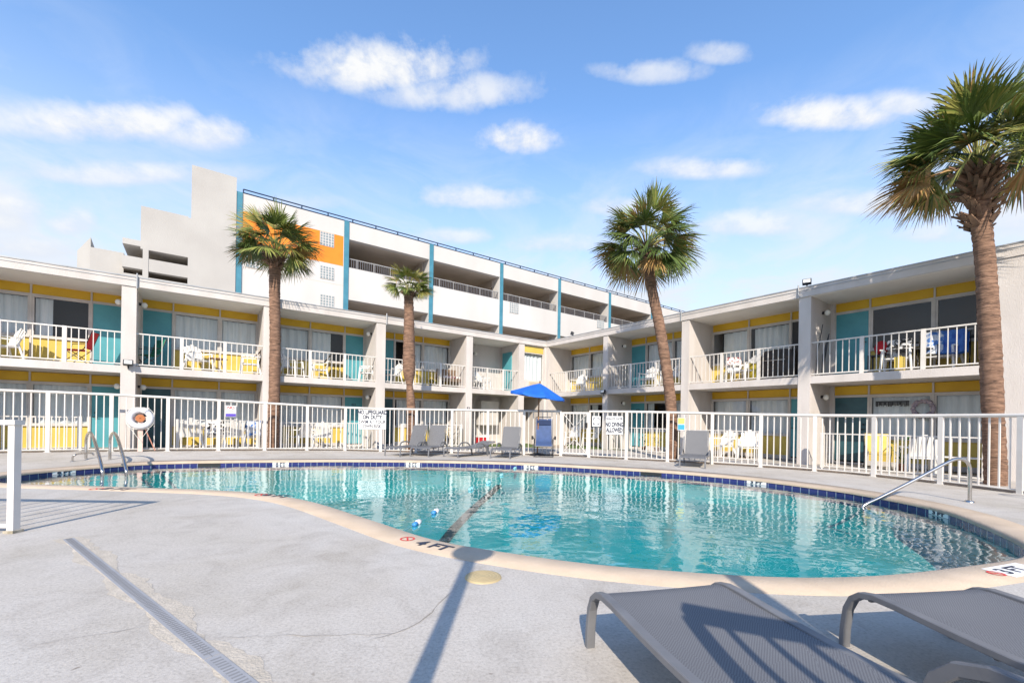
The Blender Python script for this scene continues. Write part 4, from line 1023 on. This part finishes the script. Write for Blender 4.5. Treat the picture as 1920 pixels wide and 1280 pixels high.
# ------------------------------------------------------------------ balcony and patio furniture
def plastic_chair():
    t=thing('plastic_chair','white plastic chair','chair')
    b=MB(); b.grid([[Vector((x,y,.40-.02*cos(y*5)+.02*(x<-.15))) for y in (-.24,-.12,0,.12,.24)] for x in (-.25,-.1,.1,.24)]); b.box(-.25,.24,-.24,.24,.355,.385); b.build('seat',PLASTIC,t)
    b=MB()
    for k in range(5):
        y=-.20+.10*k; h=.92-.05*abs(k-2)
        b.face([(.20,y*.9-.045,.40),(.20,y*.9+.045,.40),(.37,y*1.05+.042,h),(.37,y*1.05-.042,h)]); b.face([(.225,y*.9+.045,.40),(.225,y*.9-.045,.40),(.395,y*1.05-.042,h),(.395,y*1.05+.042,h)])
        b.face([(.37,y*1.05-.042,h),(.37,y*1.05+.042,h),(.395,y*1.05+.042,h),(.395,y*1.05-.042,h)])
    b.tube([(.225,-.24,.42),(.30,-.255,.68)],.018,5); b.tube([(.225,.24,.42),(.30,.255,.68)],.018,5); b.tube([(.30,-.25,.68),(.30,.25,.68)],.016,5); b.build('backrest',PLASTIC,t)
    for s in (-1,1):
        b=MB(); b.box(-.26,.30,s*.29-.035,s*.29+.035,.60,.63); b.build('armrest',PLASTIC,t)
        b=MB(); b.tube([(-.24,s*.27,.61),(-.29,s*.31,0)],.03,6); b.build('leg',PLASTIC,t)
        b=MB(); b.tube([(.22,s*.25,.45),(.33,s*.31,0)],.03,6); b.build('leg',PLASTIC,t)
    return t
def folding_chair(fab,label):
    t=thing('folding_chair',label,'chair')
    b=MB(); b.grid([[Vector((x,y,.42-.03*(1-(y/.25)**2))) for y in (-.25,-.12,0,.12,.25)] for x in (-.25,0,.2)]); b.build('seat',fab,t)
    b=MB(); b.grid([[Vector((x,y,z)) for y in (-.25,-.12,0,.12,.25)] for x,z in ((.2,.46),(.28,.7),(.36,.95))]); b.build('backrest',fab,t)
    for s in (-1,1):
        b=MB(); b.tube([(-.28,s*.27,.0),(.20,s*.27,.45),(.37,s*.27,.97)],.012,5); b.tube([(.3,s*.27,0),(-.25,s*.27,.42),(-.22,s*.27,.62),(.27,s*.27,.64)],.012,5); b.build('side_frame',BLKTUBE,t)
    return t
def table(m,label,r=.28,h=.5):
    t=thing('side_table',label,'table'); b=MB(); b.lathe([(.001,h),(r,h),(r,h-.03),(.001,h-.03)],16,smooth=False); b.build('table_top',m,t)
    for k in range(3):
        a=2*pi*k/3; b=MB(); b.tube([(r*.3*cos(a),r*.3*sin(a),h-.03),(r*.85*cos(a),r*.85*sin(a),0)],.014,5); b.build('leg',m,t)
    return t
PC=plastic_chair(); GC='white plastic chairs of the motel rooms'
def at_wing(u,v,y,wing):
    x,_=(onL if wing=='L' else onR)(u,v,y); return (Lw(x,y) if wing=='L' else Rw(x,y)), x
def chair(u,wing,y,up,rz,label,proto=None,sc=1.0,g=GC):
    c,x=at_wing(u,690 if up else 825,y,wing); z=ZS+.002 if up else zdeck(*c)-.02
    base=ROT_L if wing=='L' else ROT_R
    place(proto or PC,(c.x,c.y,z),base+rz,label,g,sc)
    return c,z,base+rz
hp=pi/2
def towel(c,z,rz,m,label,w=.44,h=.5):
    t=MB(); M=Matrix.Rotation(0,4,'Z'); rows=[]
    for (x,zz) in ((.12,.66),(.20,.74),(.34,.935),(.37,.95),(.41,.93),(.40,.62),(.385,.45)): rows.append([Vector((x-.012*(k%2),-w/2+w*k/6,zz)) for k in range(7)])
    t.grid(rows); o=t.build('towel',m); o.location=(c.x,c.y,z); o.rotation_euler=(0,0,rz); tag(o,label,'towel')
# upper left wing
chair(2,'L',.8,True,.6,'white plastic chair cut by the left frame edge on the upper balcony')
FR_=folding_chair(RED,'red canvas folding chair on the top left balcony')
chair(147,'L',.75,True,-.15,'red canvas folding chair on the top left balcony',FR_,g='folding chairs')
FG_=folding_chair(GREEN,'green canvas folding chair')
chair(276,'L',.7,True,.5,'green canvas folding chair before the dark upper door right of the leftmost pillar',FG_,g='folding chairs')
chair(372,'L',.75,True,hp+.5,'white plastic chair on the second balcony left of the small wooden table')
c,z,r=chair(470,'L',.7,True,-.15,'white plastic chair with a red and white towel on the second balcony')
towel(c,z,r,TOWELP,'red and white towel over the plastic chair at the second balcony')
tt_=table(WOOD,'small wooden table between two white chairs on the second balcony'); c,_=at_wing(408,690,.8,'L'); tt_.location=(c.x,c.y,ZS)
chair(548,'L',.75,True,hp+.9,'white plastic chair beside the dark grill table above the mid-height palm base')
c,z,r=chair(600,'L',.8,True,-.3,'white plastic chair with zebra towel in the middle of the third balcony')
towel(c,z,r,TOWELZ,'black and white towel over a chair on the third balcony',.46)
t2=table(BLKTUBE,'black round table with a pot on the third balcony',.4,.62); c,_=at_wing(628,690,1.0,'L'); t2.location=(c.x,c.y,ZS)
chair(688,'L',.65,True,-.35,'white plastic chair against the wall at the right end of the third balcony')
chair(735,'L',.7,True,.3,'white plastic chair by the dark upper door left of the smallest palm crown')
chair(905,'L',.8,True,hp+.4,'white plastic chair on the blank-walled landing balcony')
t3=table(PLASTIC,'low white table at the left end of the landing balcony',.22,.4); c,_=at_wing(892,710,.5,'L'); t3.location=(c.x,c.y,ZS)
# wicker seat and pots on the fourth balcony
c,_=at_wing(845,700,.7,'L'); t=thing('wicker_seat','brown wicker bench with cushions at the right of the fourth balcony','bench',(c.x,c.y,ZS),ROT_L)
b=MB(); b.box(-.55,.55,-.25,.3,.28,.42); b.build('seat',WICKER,t)
b=MB(); b.box(-.55,.55,.22,.32,.42,.85); b.build('backrest',WICKER,t)
for s in (-1,1):
    b=MB(); b.box(s*.55-.05,s*.55+.05,-.25,.3,.42,.62); b.build('armrest',WICKER,t)
    for y in (-.2,.25): b=MB(); b.box(s*.5-.03,s*.5+.03,y-.03,y+.03,0,.28); b.build('leg',BLKTUBE,t)
b=MB(); b.box(-.5,-.02,-.2,.2,.42,.52); b.box(.02,.5,-.2,.2,.42,.52); b.build('cushions',TOWELP,t)
def potplant(c,z,h,w,seed,label,pot=TERRA,leaf=LEAF):
    rnd=random.Random(seed); t=thing('potted_plant',label,'potted plant',(c.x,c.y,z))
    b=MB(); b.lathe([(.001,0),(w*.5,0),(w*.7,w*1.1),(w*.74,w*1.1),(w*.74,w*1.25),(.001,w*1.2)],12); b.build('pot',pot,t)
    b=MB()
    for i in range(70):
        a=rnd.uniform(0,6.28); r=rnd.random()**.6*w*1.3; p=Vector((r*cos(a),r*sin(a),w*1.2+rnd.random()*(h-w*1.2))); d=Vector((cos(a),sin(a),rnd.uniform(-.3,.8))).normalized(); s=d.cross(Vector((0,0,1))).normalized(); ln=rnd.uniform(.08,.17); q=p+d*ln
        b.face([p-s*.004,p+d*ln*.5-s*.035,q,p+d*ln*.5+s*.035])
    for i in range(6):
        a=rnd.uniform(0,6.28); b.tube([(0,0,w),(w*.8*cos(a),w*.8*sin(a),h*.8)],.006,4)
    b.build('leaves',leaf,t); return t
c,_=at_wing(808,720,.35,'L'); potplant(c,ZS,.26,.10,1,'small potted plant on the left of two at the fourth balcony edge',BLKTUBE,FR[2])
c,_=at_wing(815,720,.3,'L'); potplant(c,ZS,.24,.10,2,'small potted plant on the right of two at the fourth balcony edge',BLKTUBE,FR[2])
# upper right wing (local x runs towards the camera)
chair(1086,'R',.8,True,hp+.3,'white plastic chair on the balcony next to the inner corner')
t4=table(PLASTIC,'white low table on the balcony next to the inner corner',.25,.45); c,_=at_wing(1112,710,.8,'R'); t4.location=(c.x,c.y,ZS)
chair(1216,'R',.8,True,hp+.2,'white plastic chair before the teal upper door behind the leaning palm')
chair(1258,'R',.7,True,hp-.3,'white plastic chair half hidden behind the leaning palm on the upper balcony')
c,z,r=chair(1378,'R',.8,True,hp+.6,'white plastic chair left of the yellow barrel on the right balcony')
towel(c,z,r,TOWELP,'pale towel over the chair by the yellow barrel')
chair(1398,'R',.65,True,hp-.4,'white plastic chair touching the yellow barrel on the right balcony')
c,_=at_wing(1416,700,.8,'R'); b=MB(); b.lathe([(.001,0),(.2,0),(.22,.3),(.2,.62),(.001,.62)],16); o2=b.build('barrel',mat('yellow olive barrel',(.50,.40,.04),(.35,.27,.03),3,.6)); o2.location=(c.x,c.y,ZS); tag(o2,'yellow olive barrel on the right balcony','barrel')
c,_=at_wing(1462,700,.8,'R'); t=thing('grill','dark covered grill on the right balcony beside the open dark door','grill',(c.x,c.y,ZS),ROT_R)
b=MB(); b.grid([[Vector((x*f,y*f2,z)) for x,y in ((-.5,-.3),(0,-.34),(.5,-.3),(.52,0),(.5,.3),(0,.34),(-.5,.3),(-.52,0))] for f,f2,z in ((1,1,.02),(1,1,.5),(.97,.97,.75),(.75,.7,.95),(.3,.3,1.0),(.01,.01,1.0))],0,False,True); b.build('cover',mat('brown grill cover',(.055,.04,.035),(.03,.025,.02),4,.7),t)
b=MB(); b.tube([(-.3,-.36,.62),(.3,-.36,.62)],.015,6); b.build('handle',STEEL,t)
# big right balcony
c,z,r=chair(1682,'R',.75,True,hp+.1,'white plastic chair with black striped towel on the big right balcony')
towel(c,z,r,TOWELZ,'striped towel over the chair on the big right balcony',.5)
FBk=folding_chair(BLUE,'blue canvas folding chair'); chair(1788,'R',.65,True,hp+.1,'bright blue folding chair by the tall palm trunk on the big balcony',FBk,g='folding chairs')
chair(1768,'R',1.0,True,hp-.2,'white plastic chair under the blue and white towels by the tall palm')
def drape(u,y,z,w,label,m):
    c,_=at_wing(u,650,y,'R'); t=MB(); t.grid([[Vector((-w/2+w*k/8,.03*sin(k*1.7)+s,zz)) for k in range(9)] for s,zz in ((-.16,-.55),(-.10,-.2),(-.03,.02),(.03,.02),(.1,-.15),(.15,-.35))]); o=t.build('towel',m); o.location=(c.x,c.y,z); o.rotation_euler=(0,0,ROT_R); tag(o,label,'towel')
c,_=at_wing(1775,660,.95,'R'); t=thing('drying_rack','metal drying rack with towels on the big right balcony','drying rack',(c.x,c.y,ZS),ROT_R)
b=MB()
for s in (-1,1): b.tube([(s*.5,-.2,0),(s*.5,.0,1.0),(s*.5,.2,0)],.012,5)
b.tube([(-.5,0,1.0),(.5,0,1.0)],.012,5); b.build('frame',STEEL,t)
drape(1752,.95,ZS+1.0,.42,'blue and white towel on the left of the drying rack',TOWELB); drape(1792,.95,ZS+1.0,.4,'deep blue towel on the right of the drying rack',mat('blue towel',(.04,.10,.40),(.10,.25,.6),6,.9))
t5=table(BLKTUBE,'black table with clutter on the big right balcony',.38,.6); c,_=at_wing(1715,680,.9,'R'); t5.location=(c.x,c.y,ZS)
c,_=at_wing(1652,680,1.0,'R'); b=MB(); b.lathe([(.001,.0),(.12,.02),(.16,.2),(.10,.36),(.001,.4)],12); o2=b.build('red_bag',RED); o2.location=(c.x,c.y,ZS+.55); tag(o2,'red bag beside the striped towel chair on the big balcony','bag')
b=MB(); b.box(-.25,.25,-.2,.2,0,.03); b.box(-.25,-.21,-.2,-.16,-.5,0); b.box(.21,.25,-.2,-.16,-.5,0); b.box(-.25,-.21,.16,.2,-.5,0); b.box(.21,.25,.16,.2,-.5,0); o2=b.build('side_table',BLKTUBE); o2.location=(c.x,c.y,ZS+.52); o2.rotation_euler=(0,0,ROT_R); tag(o2,'square black table carrying the red bag','table')
c,_=at_wing(1687,680,.2,'R'); b=MB(); b.box(-.09,.09,-.09,.09,0,.36); b.box(-.03,.03,-.03,.03,.36,.40); o2=b.build('canister',YELP); o2.location=(c.x,c.y,ZS+.0); o2.rotation_euler=(0,0,ROT_R); tag(o2,'small yellow canister at the railing of the big right balcony','canister')
for u,hh,lab in ((1541,1.25,'dark folded beach umbrella leaning at the left of the big balcony'),(1529,1.55,'long thin fishing rod leaning at the left of the big balcony')):
    c,_=at_wing(u,690,.35,'R'); b=MB(); b.tube([(0,0,0),(.02,.1,hh*.5),(.10,.2,hh)],[.012,.045 if hh<1.4 else .012,.012],6); o2=b.build('folded_umbrella' if hh<1.4 else 'fishing_rod',BLKTUBE); o2.location=(c.x,c.y,ZS); o2.rotation_euler=(0,0,ROT_R); tag(o2,lab,'folded umbrella' if hh<1.4 else 'fishing rod')
# ground floor patios
for u,rz,lab in ((357,-hp,'white plastic chair, left of the patterned towel chair behind the fence'),(437,-hp+.1,'white plastic chair under the purple-striped sign behind the fence'),(563,-hp+.5,'white plastic chair just right of the left palm trunk behind the fence'),(604,-hp-.2,'white plastic chair second right of the left palm trunk behind the fence')):
    chair(u,'L',.75,False,rz,lab,sc=1.08)
c,z,r=chair(403,'L',.85,False,-hp,'white plastic chair draped with the patterned towel behind the fence')
towel(c,z,r,TOWELZ,'black patterned towel on a patio chair under the left balconies',.5)
c,z,r=chair(470,'L',.7,False,-hp+.25,'white plastic chair draped with the blue and white towel behind the fence')
towel(c,z,r,TOWELB,'blue and white towel on a patio chair left of the first palm',.55)
for u,lab in ((1075,'white plastic chair behind the pool gate'),(1108,'white plastic chair just right of the pool gate'),(1352,'white plastic chair left of two, right of the lone lounger behind the fence'),(1405,'white plastic chair right of two, right of the lone lounger behind the fence')):
    chair(u,'R',.7 if u<1200 else .5,False,hp+(.4 if u%2 else -.3),lab,sc=1.05)
chair(1722,'R',.35,False,-hp+.5,'white plastic chair beside the leafy plant near the handrail',sc=1.05)
FY=folding_chair(YELP,'yellow chair'); chair(1645,'R',.6,False,hp+.3,'pale yellow chair left of the leafy plant near the handrail',FY,g='folding chairs')
c,_=at_wing(1693,860,.25,'R'); potplant(c,-.02,.85,.17,4,'bushy plant in a terracotta pot behind the handrail fence panel')
c,_=at_wing(1206,850,.4,'R'); potplant(c,-.02,.75,.15,5,'potted plant left of the leaning palm trunk'); c,_=at_wing(1232,850,.3,'R'); potplant(c,-.02,.6,.16,6,'yellow-leaved potted plant touching the leaning palm trunk',TERRA,FR[2])
c,_=at_wing(1815,870,.6,'R'); t=thing('patio_bench','white bench with slatted seat left of the tall palm trunk','bench',(c.x,c.y,-.02),ROT_R)
b=MB()
for k in range(4): b.box(-.6,.6,-.2+.11*k,-.11+.11*k,.42,.45)
b.build('seat',PLASTIC,t)
for s in (-1,1): b=MB(); b.box(s*.5-.04,s*.5+.04,-.2,.22,0,.42); b.build('leg',PLASTIC,t)
c,_=at_wing(905,815,.6,'L'); t=thing('cooler','red and white cooler box on the landing patio','cooler',(c.x,c.y,.0),ROT_L)
b=MB(); b.box(-.26,.26,-.17,.17,0,.34); b.build('body',RED,t); b=MB(); b.box(-.27,.27,-.18,.18,.34,.42); b.build('lid',PLASTIC,t)
c,_=at_wing(818,815,.9,'L'); t=thing('wheelie_bin','dark teal bin on the patio behind the upright loungers','bin',(c.x,c.y,.0),ROT_L)
b=MB(); b.grid([[Vector((x*s,y*s,z)) for x,y in ((-.28,-.3),(.28,-.3),(.28,.3),(-.28,.3))] for s,z in ((.82,.05),(1,.9))],0,False,True); b.face([(-.28,-.3,.9),(.28,-.3,.9),(.28,.3,.9),(-.28,.3,.9)]); b.build('body',TEALD,t)
b=MB(); b.box(-.3,.3,-.33,.33,.9,.96); b.build('lid',BLACK,t)
for s in (-1,1): b=MB(); b.tube([(s*.25,.28,.08),(s*.3,.28,.08)],.08,10); b.build('wheel',BLACK,t)
c,_=at_wing(847,820,.3,'L'); t=thing('bicycle','small bicycle leaning behind the lowered grey lounger','bicycle',(c.x,c.y,.0),ROT_L)
for x in (-.45,.45):
    b=MB(); b.tube([(x+.28*cos(2*pi*k/20),0,.29+.28*sin(2*pi*k/20)) for k in range(21)],.022,5); b.build('wheel',BLACK,t)
b=MB(); b.tube([(-.45,0,.29),(-.1,0,.3),(.33,0,.72),(-.2,0,.68),(-.1,0,.3)],.018,5); b.tube([(.45,0,.29),(.31,0,.85)],.018,5); b.tube([(-.2,0,.68),(-.22,0,.84)],.016,5); b.build('frame',BLKTUBE,t)
b=MB(); b.tube([(.31,-.25,.98),(.31,-.1,.9),(.31,.1,.9),(.31,.25,.98)],.014,5); b.build('handlebar',STEEL,t)
b=MB(); b.box(-.34,-.1,-.07,.07,.84,.88); b.build('saddle',BLACK,t)
# wreath and valance on the lower right room
c,x=at_wing(1731,765,S-.05,'R'); z=EYE+ray(1731,766)[1]*c.y
b=MB(); rnd=random.Random(3); rows=[]
for k in range(40):
    th=2*pi*k/40; rr=.2+.015*rnd.uniform(-1,1); cc=Vector((rr*cos(th),0,rr*sin(th))); e=Vector((cos(th),0,sin(th))); w=.055*rnd.uniform(.7,1.3)
    rows.append([cc+e*w*cos(2*pi*j/8)+Vector((0,w*sin(2*pi*j/8),0)) for j in range(8)])
rows.append(rows[0]); b.grid(rows,0,False,True); o2=b.build('wreath',mat('grey lilac wreath',(.22,.20,.28),(.45,.38,.40),22,.9)); o2.location=(c.x,c.y,z); o2.rotation_euler=(0,0,ROT_R); tag(o2,'grey wreath hung on the lower window left of the tall palm','wreath')
c1,_=at_wing(1642,755,S-.03,'R'); c2,_=at_wing(1705,757,S-.03,'R'); z=EYE+ray(1670,757)[1]*c1.y
b=MB(); L_=(c2-c1).length; rnd=random.Random(5)
n=40
for k in range(n): x0=L_*k/n; b.box(x0,x0+L_/n*rnd.uniform(.5,1),-.012,.0,-.04-.05*rnd.random(),.05)
b.box(0,L_,-.01,.002,.03,.07); o2=b.build('window_valance',BLKTUBE); o2.location=(c1.x,c1.y,z); o2.rotation_euler=(0,0,ROT_R); tag(o2,'black lace valance across the lower window left of the wreath','valance')

# ------------------------------------------------------------------ sky, sun, camera
W=bpy.data.worlds.new('World'); SC.world=W; W.use_nodes=True; nt=W.node_tree; N=nt.nodes; L=nt.links
bg=N['Background']; SUN_EL=R_(34)
sky=N.new('ShaderNodeTexSky'); sky.sky_type='NISHITA'; sky.sun_disc=False; sky.sun_elevation=SUN_EL; sky.sun_rotation=R_(182); sky.air_density=1.0; sky.dust_density=.25; sky.ozone_density=1.6; sky.altitude=0
tc=N.new('ShaderNodeTexCoord'); sp=N.new('ShaderNodeSeparateXYZ'); L.new(tc.outputs['Generated'],sp.inputs[0])
def math_(op,a,b=None,clamp=False):
    m=N.new('ShaderNodeMath'); m.operation=op; m.use_clamp=clamp
    for i,x in enumerate((a,b)):
        if x is None: continue
        if isinstance(x,(int,float)): m.inputs[i].default_value=x
        else: L.new(x,m.inputs[i])
    return m.outputs[0]
az=math_('ARCTAN2',sp.outputs[0],sp.outputs[1]); el=math_('ARCSINE',sp.outputs[2])
cv=N.new('ShaderNodeCombineXYZ'); L.new(az,cv.inputs[0]); L.new(el,cv.inputs[1])
def noise(scale,det,rough,stretch=(1,1.5,1),dist=0.0,off=(0,0,0)):
    mp=N.new('ShaderNodeMapping'); mp.inputs['Scale'].default_value=stretch; mp.inputs['Location'].default_value=off; L.new(cv.outputs[0],mp.inputs[0])
    n=N.new('ShaderNodeTexNoise'); n.inputs['Scale'].default_value=scale; n.inputs['Detail'].default_value=det; n.inputs['Roughness'].default_value=rough; n.inputs['Distortion'].default_value=dist
    L.new(mp.outputs[0],n.inputs[0]); return n.outputs['Fac']
n1=noise(7,10,.60,dist=.3); n2=noise(19,8,.62); n3=noise(4.5,8,.6,(1,2.2,1),.6,(3,1,0))
nn=math_('ADD',math_('MULTIPLY',math_('SUBTRACT',n1,.5),2.6),math_('MULTIPLY',math_('SUBTRACT',n2,.5),2.2))
# cumulus at their own azimuth and elevation: (az, el, half width, half height, strength)
def ae(u,v):
    a,b=ray(u,v); return atan2(a,1),atan2(b,sqrt(1+a*a))
CL=[(720,135,190,72,1.0),(850,180,180,55,.75),(215,235,215,58,.95),(390,255,110,50,.85),(225,330,190,34,.8),(972,266,85,42,1.0),(1560,222,180,46,.95),(1690,200,90,36,.8),(1220,140,135,34,.65),(1350,105,75,32,.65),(1320,320,150,30,.8),(140,420,62,38,.9),(20,400,90,62,.85),(890,375,130,34,.75),(1400,425,140,36,.75),(1630,385,190,34,.75),(1890,410,90,50,.6),(560,385,110,26,.4),(850,445,90,24,.7),(1180,390,110,28,.7),(1050,460,120,26,.6),(1750,440,120,30,.7),(60,470,110,30,.7),(400,330,120,30,.4)]
tot=None; lit=None
for u,v,rx,ry,s in CL:
    a,e=ae(u,v); a2,_=ae(u+rx,v); _,e2=ae(u,v-ry); wx=abs(a2-a); wy=abs(e2-e)
    k=(ae(u+40,v)[1]-ae(u-40,v)[1])/(ae(u+40,v)[0]-ae(u-40,v)[0])      # flat cloud base
    da=math_('SUBTRACT',az,a); dx=math_('DIVIDE',da,wx); dy=math_('DIVIDE',math_('SUBTRACT',math_('SUBTRACT',el,e),math_('MULTIPLY',da,k)),wy)
    dyb=math_('MULTIPLY',math_('MINIMUM',dy,0),1.5); dyt=math_('MAXIMUM',dy,0)
    d2=math_('ADD',math_('MULTIPLY',dx,dx),math_('ADD',math_('MULTIPLY',dyb,dyb),math_('MULTIPLY',dyt,dyt)))
    g=math_('MULTIPLY',math_('SUBTRACT',1.5,d2),.75,True)          # the puff fades out towards its rim
    f=math_('ADD',math_('SUBTRACT',1.0,d2),nn); f=math_('MULTIPLY',f,.72,True); f=math_('MULTIPLY',math_('MULTIPLY',f,math_('SUBTRACT',2.0,f)),math_('MULTIPLY',g,s))
    tot=f if tot is None else math_('MAXIMUM',tot,f)
    sh=math_('MULTIPLY',math_('ADD',math_('MULTIPLY',dy,.8),math_('ADD',nn,.75)),f,True)
    lit=sh if lit is None else math_('MAXIMUM',lit,sh)
# thin bright haze and wisps low in the sky
lowb=math_('SUBTRACT',1.0,math_('DIVIDE',math_('ABSOLUTE',el),.62),True)
band=math_('POWER',lowb,1.5)
wisp=math_('MULTIPLY',math_('MULTIPLY',math_('MULTIPLY',math_('SUBTRACT',n3,.42),3.2,True),math_('POWER',lowb,.8)),1.05)
low=math_('ADD',math_('MULTIPLY',band,1.55),wisp,True)
ms=N.new('ShaderNodeMixRGB'); ms.blend_type='MULTIPLY'; ms.inputs[0].default_value=1; ms.inputs[2].default_value=(1.20,1.44,1.64,1); L.new(sky.outputs[0],ms.inputs[1])
m0=N.new('ShaderNodeMixRGB'); L.new(low,m0.inputs[0]); L.new(ms.outputs[0],m0.inputs[1]); m0.inputs[2].default_value=(4.25,4.6,5.15,1)
m1=N.new('ShaderNodeMixRGB'); L.new(math_('MULTIPLY',tot,1.05,True),m1.inputs[0]); L.new(m0.outputs[0],m1.inputs[1]); mc=N.new('ShaderNodeMixRGB'); L.new(lit,mc.inputs[0]); mc.inputs[1].default_value=(3.9,4.2,4.8,1); mc.inputs[2].default_value=(5.0,5.05,5.1,1); L.new(mc.outputs[0],m1.inputs[2])
L.new(m1.outputs[0],bg.inputs[0]); bg.inputs[1].default_value=.15
sun=bpy.data.lights.new('sun','SUN'); sun.energy=5.0; sun.angle=R_(.53); sun.color=(1.0,.89,.75)
so=bpy.data.objects.new('sun',sun); COL.objects.link(so)
d=Vector((.035,1.0,0)).normalized()*cos(SUN_EL)+Vector((0,0,-sin(SUN_EL))); so.rotation_euler=d.to_track_quat('-Z','Y').to_euler(); so.location=(0,-10,12)
cam=bpy.data.cameras.new('camera'); co=bpy.data.objects.new('camera',cam); COL.objects.link(co)
cam.sensor_width=36; cam.lens=F/1920*36; cam.shift_y=(VY-640)/1920; cam.clip_start=.05; cam.clip_end=2000
co.location=(0,0,EYE); co.rotation_euler=(pi/2,-RHO,0); SC.camera=co
vs=SC.view_settings; vs.view_transform='Standard'; vs.look='None'; vs.exposure=.38; vs.gamma=1
cy=SC.cycles; cy.max_bounces=8; cy.transparent_max_bounces=16; cy.diffuse_bounces=4; cy.glossy_bounces=4; cy.caustics_reflective=False; cy.caustics_refractive=False
cy.use_denoising=True; cy.sample_clamp_indirect=4
